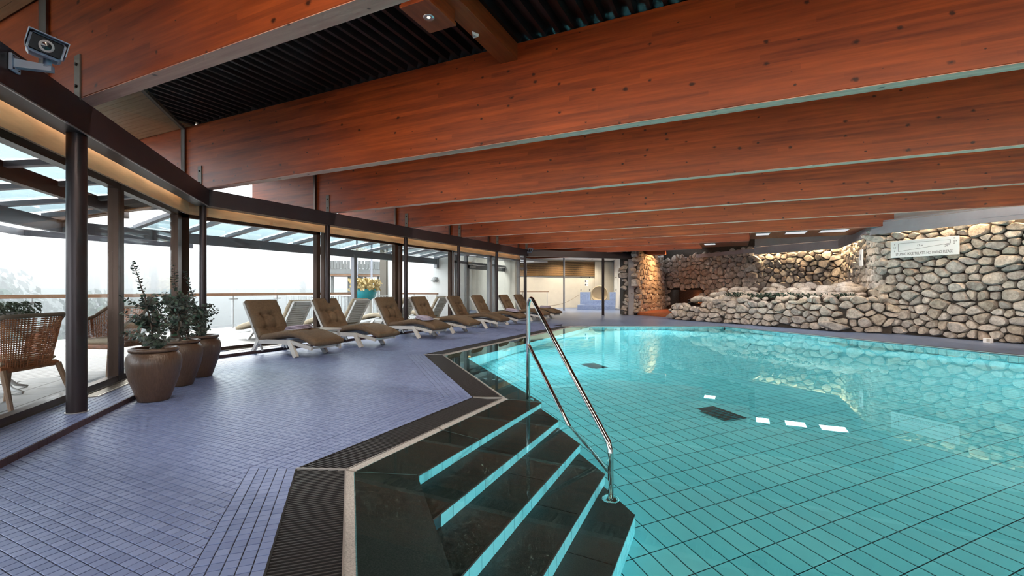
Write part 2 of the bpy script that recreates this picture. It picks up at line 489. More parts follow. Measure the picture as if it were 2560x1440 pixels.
def tile_region(poly, origin, ang, pu, pv, off=0.0):
    """cut a polygon into a tile grid -> list of (polygon, centre, is_full)"""
    ca, sa = math.cos(ang), math.sin(ang)
    loc = [((x - origin[0]) * ca + (y - origin[1]) * sa, -(x - origin[0]) * sa + (y - origin[1]) * ca) for x, y in poly]
    u0 = math.floor(min(p[0] for p in loc) / pu); u1 = math.ceil(max(p[0] for p in loc) / pu)
    v0 = math.floor(min(p[1] for p in loc) / pv); v1 = math.ceil(max(p[1] for p in loc) / pv)
    I, J = np.meshgrid(np.arange(u0, u1 + 1), np.arange(v0, v1 + 1), indexing='ij')
    C = inside_np(loc, I * pu + 1e-6, J * pv + 1e-6)
    cnt = C[:-1, :-1].astype(int) + C[1:, :-1] + C[:-1, 1:] + C[1:, 1:]
    out = []
    back = lambda a, b: (origin[0] + a * ca - b * sa, origin[1] + a * sa + b * ca)
    for i, j in zip(*np.nonzero(cnt)):
        a, b = I[i, j] * pu, J[i, j] * pv
        if cnt[i, j] == 4:
            sq = [(a, b), (a + pu, b), (a + pu, b + pv), (a, b + pv)]
            out.append(([back(*p) for p in sq], back(a + pu / 2, b + pv / 2), True))
        else:
            q = loc
            for (A, B, Cc) in ((-1, 0, -a), (1, 0, a + pu), (0, -1, -b), (0, 1, b + pv)):
                q = clip_poly(q, A, B, Cc)
                if len(q) < 3: break
            if len(q) >= 3 and abs(area(q)) > 0.05 * pu * pv:
                cx = sum(p[0] for p in q) / len(q); cyy = sum(p[1] for p in q) / len(q)
                out.append(([back(*p) for p in q], back(cx, cyy), False))
    return out
def inset(poly, d):
    """move every edge of a convex counter-clockwise polygon inwards by d"""
    n = len(poly); E = []
    for i in range(n):
        (x0, y0), (x1, y1) = poly[i], poly[(i + 1) % n]
        l = math.hypot(x1 - x0, y1 - y0) or 1e-9
        E.append(((y1 - y0) / l, -(x1 - x0) / l, ((y1 - y0) * x0 - (x1 - x0) * y0) / l - d))     # outward normal . p <= c
    out = []
    for i in range(n):
        a1, b1, c1 = E[i - 1]; a2, b2, c2 = E[i]; det = a1 * b2 - a2 * b1
        if abs(det) < 0.05: out.append((poly[i][0] - a2 * d, poly[i][1] - b2 * d))
        else: out.append(((c1 * b2 - c2 * b1) / det, (a1 * c2 - a2 * c1) / det))
    return out
def tile_add(mb, poly, z0, z1, joint, cham, rnd):
    if area(poly) < 0: poly = poly[::-1]
    a = inset(poly, joint); b = inset(poly, joint + cham); n = len(poly)
    P = [(x, y, z0) for x, y in a] + [(x, y, z1 - cham * 0.6) for x, y in a] + [(x, y, z1) for x, y in b]
    F = [tuple(range(2 * n, 3 * n))]
    for i in range(n):
        j = (i + 1) % n
        F += [(i, j, n + j, n + i), (n + i, n + j, 2 * n + j, 2 * n + i)]
    mb.add(P, F, rnd)
def cam_depth(x, y):
    return -x * 0.4368 + y * 0.8996
def in_view(x, y, z, mx=0.06):
    Y = cam_depth(x, y)
    if Y < 0.3: return False
    u = (x * 0.8996 + y * 0.4368) / Y; v = (z - 1.1) / Y
    return abs(u) < 1.094 + mx and -0.612 - mx < v < 0.619 + mx
# ------------------------------------------------------------------ floor and deck mosaic
# pool side line of the deck (tile edge), walked from behind the camera to the far right
P0, P1, P2, P3, P4, P5, P6 = (3.2, -3.64), (-2.45, 2.01), (-2.45, 4.13), (-4.82, 6.50), (-4.82, 13.33), (-0.42, 15.42), (8.4, 6.6)
floor = empty('floor', kind='structure')
deck_poly = [(2.2, -5.085), (-7.5, 4.615), (-7.5, 17.0), (-7.5, 17.35), (-4.2, 20.65), (-4.2, 22), (3.3, 22), (3.3, 14.9), (10, 8.2), (10, 5.0), P6, P5, P4, P3, P2, P1, P0]
sub = MB()
sub.prism([(2.2, -5.085), (-7.5, 4.615), (-7.5, 6.0), P3, P2, P1, P0], -0.3, -0.005)
sub.prism([(-7.5, 6.0), (-7.5, 14.2), (-4.82, 14.2), P4, P3], -0.3, -0.005)
sub.build('deck_bed', 'grout', floor)
TP = 0.0548
W5 = 5 * TP
def off_line(p, q, d):
    dx, dy = q[0] - p[0], q[1] - p[1]; l = math.hypot(dx, dy); n = (-dy / l, dx / l)   # left of p->q
    return (p[0] + n[0] * d, p[1] + n[1] * d), (q[0] + n[0] * d, q[1] + n[1] * d)
def isect(a, b, c, d):
    x1, y1 = a; x2, y2 = b; x3, y3 = c; x4, y4 = d
    den = (x1 - x2) * (y3 - y4) - (y1 - y2) * (x3 - x4)
    s1 = x1 * y2 - y1 * x2; s2 = x3 * y4 - y3 * x4
    return ((s1 * (x3 - x4) - (x1 - x2) * s2) / den, (s1 * (y3 - y4) - (y1 - y2) * s2) / den)
def offset_chain(ch, d):
    segs = [off_line(ch[i], ch[i + 1], d) for i in range(len(ch) - 1)]
    out = [segs[0][0]]
    for i in range(len(segs) - 1): out.append(isect(*segs[i], *segs[i + 1]))
    out.append(segs[-1][1]); return out
EDGE = [P0, P1, P2, P3, P4]
O = offset_chain(EDGE, W5)            # outer line of the five-tile border
regions = [([EDGE[i], EDGE[i + 1], O[i + 1], O[i]], EDGE[i + 1], math.atan2(EDGE[i + 1][1] - EDGE[i][1], EDGE[i + 1][0] - EDGE[i][0])) for i in range(4)]
main_poly = [(2.2, -5.085), (-7.5, 4.615), (-7.5, 14.2), (-5.1, 14.2)] + O[::-1]
regions.append((main_poly, (-7.5, 4.615), 0.0))
full_me = {}
sq = MB(); tile_add(sq, [(-TP / 2, -TP / 2), (TP / 2, -TP / 2), (TP / 2, TP / 2), (-TP / 2, TP / 2)], -0.006, 0.0, 0.0022, 0.0018, 0.0)
deck_tile_me = sq.mesh('tile'); deck_tile_me.materials.append(M['deck_tile'])
tl = []
for poly, org, ang in regions:
    for q, c, full in tile_region(poly, org, ang, TP, TP):
        tl.append((q, c, full, ang))
def near_key(t):
    c = t[1]; Y = cam_depth(*c)
    return Y if in_view(c[0], c[1], 0, 0.0) else 100 + Y
tl.sort(key=near_key)
rest = MB(); npart = 0
for q, c, full, ang in tl:
    if full and npart < 300:
        inst(deck_tile_me, 'tile', floor, (c[0], c[1], random.uniform(-0.0006, 0.0003)), (0, 0, ang)); npart += 1
    else:
        tile_add(rest, q, -0.006, random.uniform(-0.0006, 0.0003), 0.0022, 0.0018, random.random() * 0.98 + 0.01)
ro = rest.build('tile_field', 'deck_tile', floor); ro['kind'] = 'stuff'
# the far deck, too far to tell its tiles apart
def far_tile():
    m, nt, p = new_mat('deck_tile_far')
    b = nt.nodes.new('ShaderNodeTexBrick'); b.offset = 0.0
    b.inputs['Scale'].default_value = 1.0; b.inputs['Brick Width'].default_value = TP; b.inputs['Row Height'].default_value = TP
    b.inputs['Mortar Size'].default_value = 0.0016; b.inputs['Mortar Smooth'].default_value = 0.3
    b.inputs['Color1'].default_value = (0.115, 0.165, 0.30, 1); b.inputs['Color2'].default_value = (0.15, 0.215, 0.365, 1); b.inputs['Mortar'].default_value = (0.03, 0.034, 0.06, 1)
    L(nt, coords(nt), b.inputs['Vector']); L(nt, b.outputs['Color'], p.inputs['Base Color'])
    p.inputs['Roughness'].default_value = 0.36
far_tile()
ff = MB()
ff.prism([(-7.5, 14.2), (-5.095, 14.2), (-4.82, 13.33), P5, (3.3, 11.7), (3.3, 15.0), (3.3, 26), (-4.2, 26), (-4.2, 20.6), (-7.5, 17.3)], -0.3, 0.0)
ff.prism([(3.3, 11.7), P6, (10.5, 6.6), (10.5, 8.0), (3.3, 15.2)], -0.3, 0.0)
ff.prism([(-7.5, 17.3), (-4.2, 20.6), (-4.2, 34), (-16, 34), (-16, 19.0), (-8.1, 17.3)], -0.3, 0.0)
ff.build('deck_far', 'deck_tile_far', floor)['kind'] = 'stuff'

# raised window plinth with its dark kerb
plinth = empty('floor_window_plinth', kind='structure')
pb = MB()
pb.prism([W1(0, 0, 0)[:2], W1(14, 0, 0)[:2], W1(14, 0.62, 0)[:2], (-8.12, 4.615 - 0.62 * (math.sqrt(2) - 1)), (-8.12, 17.4), (-7.5, 17.4)], -0.3, 0.044)
pb.build('plinth_bed', 'grout', plinth)
pt = MB()
for poly, org, ang in (([W1(0, 0, 0)[:2], W1(14, 0, 0)[:2], W1(14, 0.52, 0)[:2], W1(0, 0.52, 0)[:2]][::1], W1(0, 0, 0)[:2], math.radians(-45)),
                       ([(-7.5, 4.615), (-7.5, 17.4), (-8.02, 17.4), (-8.02, 4.615)], (-7.5, 4.615), math.radians(90))):
    for q, c, full in tile_region(poly, org, ang, TP, TP):
        if cam_depth(*c) > 0.2 and cam_depth(*c) < 12:
            tile_add(pt, q, 0.04, 0.05, 0.0022, 0.0018, random.random())
pt.build('tile_field', 'deck_tile', plinth)['kind'] = 'stuff'
kt = MB(); kt.box(-0.049, 0.049, -0.006, 0.004, -0.004, 0.047)
kerb_me = kt.mesh('kerb_tile'); kerb_me.materials.append(M['kerb_tile'])
for i in range(96):
    x, y, z = W1(0.05 + i * 0.101, -0.001, 0)
    if cam_depth(x, y) > 1.0: inst(kerb_me, 'kerb_tile', plinth, (x, y, 0), (0, 0, math.radians(135)))
for i in range(100):
    inst(kerb_me, 'kerb_tile', plinth, (-7.499, 4.665 + i * 0.101, 0), (0, 0, math.radians(90)))

# ------------------------------------------------------------------ pool
WZ = -0.015
G = offset_chain(EDGE, -0.285)         # inner rim of the overflow grating
RIM = G[:-1] + [(-4.535, 13.40)]
pool = empty('pool_basin', kind='structure')
DEEP = -1.015
INN = [(2.6, -2.045), (-1.79, 2.345), (-1.79, 4.37), (-4.02, 6.60), (-4.02, 13.62)]     # nosing of the shallow ledge
# sloping granite beach between grating and ledge nosing
led = MB(); lt = MB()
for i in range(4):
    a, b = RIM[i], RIM[i + 1]; c, d = INN[i + 1], INN[i]
    k = 0.13
    a2 = (a[0] + (d[0] - a[0]) * k, a[1] + (d[1] - a[1]) * k); b2 = (b[0] + (c[0] - b[0]) * k, b[1] + (c[1] - b[1]) * k)
    lt.add([(*a, -0.003), (*b, -0.003), (*b2, -0.0165), (*a2, -0.0165)], [(0, 1, 2, 3)])
    led.add([(*a2, -0.0165), (*b2, -0.0165), (*c, -0.095), (*d, -0.095)], [(0, 1, 2, 3)])
    led.add([(*d, -0.095), (*c, -0.095), (*c, DEEP), (*d, DEEP)], [(0, 1, 2, 3)])
lt.build('wet_sheen_margin', 'granite_sheen', pool)  # pale granite stands in for sky reflected on the wet stone
led.build('shallow_ledge', 'granite', pool)
# joints across the ledge
jb = MB()
for a, b in ((RIM[1], INN[1]), (RIM[2], INN[2]), ((-2.165, 3.1), (-1.79, 3.1)), (RIM[3], INN[3])):
    jb.bar((*a, -0.002), (b[0], b[1], -0.094), 0.008, 0.004)
jb.build('ledge_joint', 'steel_rim', pool)
# walls of the basin
pw = MB()
WALLS = [(-4.02, 13.62), (-4.75, 13.36), (-0.42, 15.36), (8.34, 6.6), (8.34, -3), (2.6, -3.4), (2.6, -2.0)]
for i in range(len(WALLS) - 1):
    a, b = WALLS[i], WALLS[i + 1]
    pw.add([(*a, DEEP), (*b, DEEP), (*b, -0.0), (*a, -0.0)], [(0, 1, 2, 3)])
pw.build('basin_wall', 'pool_grout', pool)
MB().prism([(2.6, -3.4), (-1.5, 1.2), (-4.6, 6.6), (-4.9, 13.4), (-0.42, 15.5), (8.4, 6.7), (8.4, -3)], DEEP - 0.2, DEEP - 0.004).build('basin_bed', 'pool_grout', pool)
# bottom tiles
TA = math.radians(46.8); TU, TV = 0.1245, 0.241
bot_poly = [(2.6, -2.05), (-1.79 + 0.9, 1.45), (-1.0, 2.0), (-1.79, 4.37), (-4.02, 6.60), (-4.05, 13.66), (-0.42, 15.36), (8.34, 6.6), (8.34, -3)]
bq = MB(); tile_add(bq, [(-TU / 2, -TV / 2), (TU / 2, -TV / 2), (TU / 2, TV / 2), (-TU / 2, TV / 2)], -0.006, 0.0, 0.0036, 0.003, 0.0)
bot_me = bq.mesh('bottom_tile'); bot_me.materials.append(M['pool_tile'])
tl = [(q, c, f) for q, c, f in tile_region(bot_poly, (0.03, 3.1), TA, TU, TV)]
DRAINS = [(-0.19, 5.62), (-2.23, 7.72)]
def near_drain(c):
    for dx, dy in DRAINS:
        ex, ey = c[0] - dx, c[1] - dy
        u = ex * math.cos(TA) + ey * math.sin(TA); v = -ex * math.sin(TA) + ey * math.cos(TA)
        if abs(u) < TU and abs(v) < TV: return True
    return False
tl = [t for t in tl if not near_drain(t[1])]
tl.sort(key=lambda t: (cam_depth(*t[1]) if in_view(t[1][0], t[1][1], -0.35, 0.0) else 100 + cam_depth(*t[1])))
rest = MB(); n = 0
for q, c, f in tl:
    if f and n < 300:
        inst(bot_me, 'bottom_tile', pool, (c[0], c[1], DEEP), (0, 0, TA)); n += 1
    else: tile_add(rest, q, DEEP - 0.006, DEEP, 0.0036, 0.003, random.random())
rest.build('bottom_tile_field', 'pool_tile', pool)['kind'] = 'stuff'
# right and far side wall tiles: upright rows under the lip
def wall_tiles(mb, a, b, z1, rows, tw, th, side):
    a = Vector((*a, 0)); b = Vector((*b, 0)); d = (b - a); l = d.length; d.normalize(); nrm = Vector((-d.y, d.x, 0)) * side
    k = int(l / tw)
    for i in range(k):
        for r in range(rows):
            s0, s1 = i * tw + 0.002, (i + 1) * tw - 0.002
            zt = z1 - r * th - 0.002; zb = zt - th + 0.004
            p = [a + d * s0, a + d * s1]
            mb.add([(p[0] + nrm * 0.004).to_tuple()[:2] + (zb,), (p[1] + nrm * 0.004).to_tuple()[:2] + (zb,), (p[1] + nrm * 0.004).to_tuple()[:2] + (zt,), (p[0] + nrm * 0.004).to_tuple()[:2] + (zt,)], [(0, 1, 2, 3) if side > 0 else (3, 2, 1, 0)], random.random())
wt = MB()
wall_tiles(wt, (8.34, 6.6), (-0.42, 15.36), -0.012, 4, 0.1245, 0.245, 1)
wall_tiles(wt, (-0.42, 15.36), (-4.75, 13.36), -0.012, 4, 0.1245, 0.245, 1)
wt.build('wall_tile_field', 'pool_tile', pool)['kind'] = 'stuff'
# end faces of ledge and stairs
et = MB()
wall_tiles(et, (-4.02, 6.60), (-1.79, 4.37), -0.13, 4, 0.1245, 0.22, 1)
wall_tiles(et, (-4.02, 13.6), (-4.02, 6.60), -0.13, 4, 0.1245, 0.22, 1)
et.build('ledge_tile_field', 'pool_tile', pool)['kind'] = 'stuff'
# stairs: five risers with granite treads
STX = [-1.79, -1.48, -1.17, -0.885, -0.61]
STZ = [-0.095, -0.265, -0.435, -0.605, -0.775, DEEP]
stairs = empty('pool_stairs', (-1.2, 3.0, DEEP), label='submerged dark granite stairs with turquoise tiled risers', cat='stairs')
def off0(o):
    o.location = Vector(o.location) - Vector((-1.2, 3.0, DEEP)); return o
XL, XR = 0.555, 2.56
for k in range(1, 5):
    x0, x1 = STX[k - 1], STX[k]
    poly = [(x0, XL - x0), (x1, XL - x1), (x1, XR - x1 - 0.03 * k), (x0, XR - x0 - 0.03 * k)]
    y0, y1 = XL - x1, XR - x0
    cuts = [y0 - 1, y0 + 0.95 + 0.12 * k, y0 + 2.05, y1 + 1] if k < 4 else [y0 - 1, y0 + 1.35, y1 + 1]
    MB().prism([(px * 1.0, py) for px, py in poly], DEEP, STZ[k] - 0.032)
    body = MB(); body.prism(poly, DEEP, STZ[k] - 0.03); off0(body.build('stair_core', 'pool_grout', stairs))
    for c0, c1 in zip(cuts[:-1], cuts[1:]):
        q = clip_poly(clip_poly(poly, 0, -1, -(c0 + 0.003)), 0, 1, c1 - 0.003)
        if len(q) >= 3:
            t = MB(); t.prism(q, STZ[k] - 0.03, STZ[k]); off0(t.build('tread_slab', 'granite', stairs))
rt = MB(); rt.box(0, 0.006, -0.0605, 0.0605, -0.145, 0); rme = rt.mesh('riser_tile'); rme.materials.append(M['pool_tile'])
for k in range(5):
    x = STX[k]; ya = XL - x; yb = XR - x - 0.03 * k; nT = int((yb - ya) / 0.1245)
    for i in range(nT + 1):
        yy = yb - 0.0625 - i * 0.1245
        if yy - 0.062 < ya: continue
        for z in ([STZ[k] - 0.026] if k < 4 else [STZ[k] - 0.026, STZ[k] - 0.026 - 0.149]):
            off0(inst(rme, 'riser_tile', stairs, (x, yy, z)))
    nz = MB(); nz.box(x - 0.01, x + 0.008, ya, yb, STZ[k] - 0.022, STZ[k] - 0.001); off0(nz.build('nosing', 'granite', stairs))
ef = MB()
for k in range(1, 5):
    a = (STX[k], XR - STX[k] - 0.03 * k); b = (STX[k - 1], XR - STX[k - 1] - 0.03 * k)
    wall_tiles(ef, b, a, STZ[k] - 0.03, 4 if k < 3 else 2, 0.1225, 0.21, 1)
off0(ef.build('end_tile_field', 'pool_tile', stairs))['kind'] = 'stuff'
# floor drains
for i, (dx, dy) in enumerate(DRAINS):
    d = empty('floor_drain', (dx, dy, DEEP), TA, ('square dark drain grate on the pool bottom nearer the stairs', 'square grey drain grate far out on the pool bottom')[i], 'drain grate', 'pool bottom drains')
    MB().bbox(-TU, TU, -TV * 0.78, TV * 0.78, -0.01, 0.004, 0.003).build('drain_frame', 'glaze_teal' if i == 0 else 'grate_plastic', d)
    for j in range(9):
        MB().box(-TU * 0.9, TU * 0.9, -TV * 0.7 + j * TV * 0.17, -TV * 0.7 + j * TV * 0.17 + 0.016, 0.004, 0.010).build('drain_bar', 'iron_black', d)
# water surface
wv = MB()
wpoly = [(2.45, -2.4)] + [(RIM[i][0] * 0.96 + INN[i][0] * 0.04, RIM[i][1] * 0.96 + INN[i][1] * 0.04) for i in (1, 2, 3)] + [(-4.50, 13.45), (-4.70, 13.38), (-0.42, 15.36), (8.34, 6.6), (8.34, -3), (2.6, -3.3)]
wv.add([(x, y, WZ) for x, y in wpoly], [tuple(range(len(wpoly)))])
wo = wv.build('pool_water', 'pool_water')
if wo.data.polygons[0].normal.z < 0: wo.data.flip_normals()
tag(wo, 'clear turquoise water filling the swimming pool', 'water', kind='stuff')
# coping lip along the far and right sides
lip = empty('trim_1', kind='structure')
for a, b in (((-4.80, 13.33), (-0.42, 15.42)), ((-0.42, 15.42), (8.4, 6.6))):
    l = MB(); l.bar((*a, -0.004), (*b, -0.004), 0.10, 0.022); l.build('lip', 'kerb_tile', lip)
    d = Vector((b[0] - a[0], b[1] - a[1], 0)).normalized(); n_ = Vector((d.y, -d.x, 0)) * 0.055
    l = MB(); l.bar((a[0] + n_.x, a[1] + n_.y, 0.002), (b[0] + n_.x, b[1] + n_.y, 0.002), 0.012, 0.012); l.build('lip_edge', 'steel_rim', lip)

# overflow grating: slats across the channel
grate = empty('overflow_grating', (-2.3, 3.0, -0.02), label='dark slatted overflow grating along the near pool edge', cat='grating')
def offg(o):
    o.location = Vector(o.location) - Vector((-2.3, 3.0, -0.02)); return o
ch = MB()
for i in range(4):
    a, b = EDGE[i], EDGE[i + 1]; c, d = RIM[i + 1], RIM[i]
    ch.add([(*a, -0.06), (*b, -0.06), (*c, -0.06), (*d, -0.06)], [(0, 1, 2, 3)])
    ch.add([(*a, -0.06), (*b, -0.06), (*b, 0.0), (*a, 0.0)], [(0, 1, 2, 3)])
    ch.add([(*d, -0.06), (*c, -0.06), (*c, -0.003), (*d, -0.003)], [(0, 1, 2, 3)])
offg(ch.build('channel', 'dark_void', grate))
cand = []
for i in range(4):
    a = Vector((*EDGE[i], 0)); b = Vector((*EDGE[i + 1], 0)); d = (b - a).normalized()
    nrm = Vector((d.y, -d.x, 0)); l = (b - a).length
    k = int(l / 0.0236)
    for j in range(k):
        s = (j + 0.5) * l / k
        quad = [EDGE[i], EDGE[i + 1], RIM[i + 1], RIM[i]]
        base = a + d * s
        # clip the slat at the mitres
        p = base + nrm * 0.006; q = base + nrm * 0.279
        while not inside(quad, q.x, q.y) and (q - p).length > 0.03: q -= nrm * 0.01
        while not inside(quad, p.x, p.y) and (q - p).length > 0.03: p += nrm * 0.01
        if (q - p).length > 0.04: cand.append((cam_depth(base.x, base.y), p, q, in_view(base.x, base.y, 0, 0.0)))
cand.sort(key=lambda t: t[0] if t[3] else 100 + t[0])
srest = MB()
for k, (dep, p, q, vis) in enumerate(cand):
    if k < 300 and vis:
        s = MB(); s.bar((p.x, p.y, -0.012), (q.x, q.y, -0.012), 0.0082, 0.022); offg(s.build('slat', 'grate_plastic', grate))
    elif dep > 0: srest.bar((p.x, p.y, -0.012), (q.x, q.y, -0.012), 0.0082, 0.022)
offg(srest.build('slat_field', 'grate_plastic', grate))['kind'] = 'stuff'
for i in (1, 2, 3):
    b = MB(); b.bar((*EDGE[i], -0.006), (*RIM[i], -0.006), 0.018, 0.02); offg(b.build('mitre_bar', 'steel_rim', grate))
for i in range(4):
    b = MB(); b.bar((*RIM[i], -0.008), (*RIM[i + 1], -0.008), 0.008, 0.02); offg(b.build('rim_bar', 'steel_rim', grate))
    b = MB(); b.bar((*EDGE[i], -0.01), (*EDGE[i + 1], -0.01), 0.010, 0.02); offg(b.build('edge_bar', 'dark_void', grate))
# added underwater lamps, kept out of sight, to brighten the pool bottom
for i, (x, y, rz, en) in enumerate(((-3.99, 8.0, 0, 200), (-3.99, 11.0, 0, 150), (-2.6, 14.30, -65, 120), (1.4, 13.52, 225, 150), (3.9, 11.02, 225, 300), (6.4, 8.52, 225, 430), (8.32, 3.6, 180, 400), (8.32, 0.0, 180, 230))):
    pl = empty('pool_fill_lamp', (x, y, -0.30), math.radians(rz)); pl.parent = pool
    m = MB(); m.cyl((0.0, 0, 0), (0.03, 0, 0), 0.11, 20); m.build('bezel', 'steel_chrome', pl)
    m = MB(); m.cyl((0.03, 0, 0), (0.034, 0, 0), 0.085, 20); m.build('lens', 'white_plastic', pl)
    light('pool_fill_light', 'SPOT', (0.08, 0, 0), en, (0.80, 0.97, 1.0), pl, (math.radians(68), 0, math.radians(-90)), spot_size=math.radians(150), spot_blend=0.5, shadow_soft_size=0.0)
# ------------------------------------------------------------------ glass side: columns, header, windows
HB, HT = 2.43, 2.69            # header bottom / top
COLY = [4.56, 7.07, 9.60, 12.12, 14.60, 17.02]
def column(loc, r, z0, z1, label, grp=None, mat='column_steel'):
    c = empty('steel_column', loc, 0, label, 'column', grp)
    m = MB(); m.cyl((0, 0, z0), (0, 0, z1), r, 24); m.build('shaft', mat, c, auto=40)
    m = MB(); m.cyl((0, 0, z0), (0, 0, z0 + 0.006), r + 0.012, 24); m.build('base_ring', 'steel_rim', c, auto=40)
    return c
G_C = 'dark steel columns of the glass side'
column((*W1(3.55, 0.175, 0)[:2], 0), 0.07, 0.05, HB, 'thickest dark steel column, nearest, standing beside the wicker chairs', G_C)
cl = ['dark steel column behind the clay pots at the bend of the glass wall', 'dark steel column between the first and second sun loungers', 'dark steel column between the third and fourth sun loungers',
      'dark steel column between the fifth and sixth sun loungers', 'dark steel column behind the sixth and seventh sun loungers', 'dark steel column behind the last sun lounger under the small camera']
for y, lb in zip(COLY, cl):
    column((-7.69, y - 0.0, 0), 0.049, 0.05 if y < 16 else 0.0, HB, lb, G_C)
column((-5.22, 19.63, 0), 0.055, 0.0, HB, 'slim dark steel column at the open side of the spa room', G_C)
column((-8.35, 23.5, 0), 0.05, 0.0, 2.92, 'pale grey column standing inside the spa room', mat='door_grey')

# header beam in three straight runs
hd = empty('trim_2', kind='structure')
hx = 0.175
def run(mb, pts, w, z0, z1):
    for i in range(len(pts) - 1):
        a, b = Vector((*pts[i], 0)), Vector((*pts[i + 1], 0)); d = (b - a).normalized()
    # mitred sweep
    n = len(pts); Lf = []; Rt = []
    for i in range(n):
        if i == 0: d = Vector((*pts[1], 0)) - Vector((*pts[0], 0))
        elif i == n - 1: d = Vector((*pts[-1], 0)) - Vector((*pts[-2], 0))
        else:
            d1 = (Vector((*pts[i], 0)) - Vector((*pts[i - 1], 0))).normalized(); d2 = (Vector((*pts[i + 1], 0)) - Vector((*pts[i], 0))).normalized(); d = d1 + d2
        d.normalize(); k = w / 2
        if 0 < i < n - 1: k /= max(0.5, d.dot(d1))
        Lf.append((pts[i][0] - d.y * k, pts[i][1] + d.x * k)); Rt.append((pts[i][0] + d.y * k, pts[i][1] - d.x * k))
    for i in range(n - 1):
        mb.prism([Lf[i], Rt[i], Rt[i + 1], Lf[i + 1]], z0, z1)
corner = (-7.5 - hx, 4.615 - hx * (math.sqrt(2) - 1))
hpts = [W1(11, hx, 0)[:2], corner, (-7.5 - hx, 17.02 + 0.12), (-4.15, 20.66)]
m = MB(); run(m, hpts, 0.20, HB, HT); m.build('header_beam', 'header_steel', hd)
m = MB(); run(m, [W1(11, hx - 0.09, 0)[:2], (corner[0] + 0.09, corner[1] + 0.037)], 0.012, HB - 0.010, HB); m.build('header_flange', 'steel_rim', hd)
# fascia between header and window heads
fa = empty('trim_3', kind='structure')
m = MB(); run(m, [W1(11, 0.40, 0)[:2], (-7.90, 4.615 - 0.40 * (math.sqrt(2) - 1)), (-7.90, 17.0)], 0.03, 2.30, 2.62); m.build('fascia_board', 'fascia_bronze', fa)
m = MB(); run(m, [W1(11, 0.32, 0)[:2], (-7.82, 4.615 - 0.32 * (math.sqrt(2) - 1)), (-7.82, 17.0)], 0.17, 2.585, 2.60); m.build('soffit_strip', 'fascia_bronze', fa)
# warm lamp strip hidden above the soffit, washing the fascia
for a_, b_ in ((W1(9.0, 0.30, 2.56), W1(0.2, 0.30, 2.56)), (W2(4.9, 0.30, 2.56), W2(16.8, 0.30, 2.56))):
    a_ = Vector(a_); b_ = Vector(b_); d_ = b_ - a_
    sl = MB(); sl.bar(a_ + Vector((0, 0, 0.012)), b_ + Vector((0, 0, 0.012)), 0.03, 0.015); sl.build('lamp_strip', 'alu', fa)
    c_ = (a_ + b_) / 2; nrm_ = Vector((d_.y, -d_.x, 0)).normalized(); nrm_ = nrm_ if nrm_.x < 0 else -nrm_
    q_ = (nrm_ * 0.5 + Vector((0, 0, -1))).to_track_quat('-Z', 'Y')
    x_ = d_.normalized(); z_ = -(nrm_ * 0.5 + Vector((0, 0, -1))).normalized(); y_ = z_.cross(x_).normalized()
    ls_ = light('fascia_lamp', 'AREA', c_, 0.34 * d_.length, (1.0, 0.70, 0.42), fa, Matrix((x_, y_, z_)).transposed().to_euler(), shape='RECTANGLE', size=d_.length, size_y=0.02)
# windows
GX = 0.50
def window(n, pf, t0, t1, mat='bronze_frame', split=None, wide0=0.07, wide1=0.07):
    w = empty('window_%d' % n, pf(t0, GX, 0), kind='structure')
    o = Vector(pf(t0, GX, 0))
    def fix(ob): ob.location = -o; return ob
    z0, z1 = 0.05, 2.32
    d = 1 if t1 > t0 else -1
    for t, wd in ((t0 + d * wide0 / 2, wide0), (t1 - d * wide1 / 2, wide1)):
        b = MB(); b.bar(pf(t, GX, z0), pf(t, GX, z1), 0.10, wd, up=Vector(pf(1, 0, 0)) - Vector(pf(0, 0, 0))); fix(b.build('frame_post', mat, w))
        b = MB(); b.bar(pf(t + d * wd * 0.5, GX - 0.02, z0), pf(t + d * wd * 0.5, GX - 0.02, z1), 0.03, 0.012, up=Vector(pf(1, 0, 0)) - Vector(pf(0, 0, 0))); fix(b.build('frame_bead', 'alu', w))
    b = MB(); b.bar(pf(t0, GX, z1 - 0.035), pf(t1, GX, z1 - 0.035), 0.10, 0.07); fix(b.build('frame_head', mat, w))
    b = MB(); b.bar(pf(t0, GX, z0 + 0.035), pf(t1, GX, z0 + 0.035), 0.09, 0.07); fix(b.build('frame_sill', 'bronze_frame', w))
    b = MB(); b.bar(pf(t0, GX - 0.055, z0 + 0.008), pf(t1, GX - 0.055, z0 + 0.008), 0.06, 0.02); fix(b.build('sill_rail', 'sill_steel', w))
    b = MB(); b.bar(pf(t0 + d * wide0, GX, (z0 + z1) / 2), pf(t1 - d * wide1, GX, (z0 + z1) / 2), 0.012, z1 - z0 - 0.12); fix(b.build('pane', 'window_glass', w))
    if split:
        b = MB(); b.bar(pf(split, GX - 0.03, z0), pf(split, GX - 0.03, z1), 0.05, 0.06, up=Vector(pf(1, 0, 0)) - Vector(pf(0, 0, 0))); fix(b.build('sash_stile', 'alu', w))
    return w
c_t = 0.35      # where the slanted glass starts
window(1, W1, 2.0, -0.05, wide0=0.075, wide1=0.16)
window(2, W1, 4.25, 2.01, wide1=0.06)
window(3, W1, 6.5, 4.27)
window(4, W1, 8.7, 6.52)
ys = [4.30, 7.12, 9.62, 12.14, 14.64, 17.14]
window(5, W2, ys[0], ys[1], wide0=0.2, wide1=0.10)
window(6, W2, ys[1] + 0.1, ys[2], wide1=0.11)
window(7, W2, ys[2] + 0.1, ys[3], wide1=0.07)
window(8, W2, ys[3] + 0.05, ys[4], 'door_grey')
window(9, W2, ys[4] + 0.05, ys[5], 'door_grey', wide1=0.14)
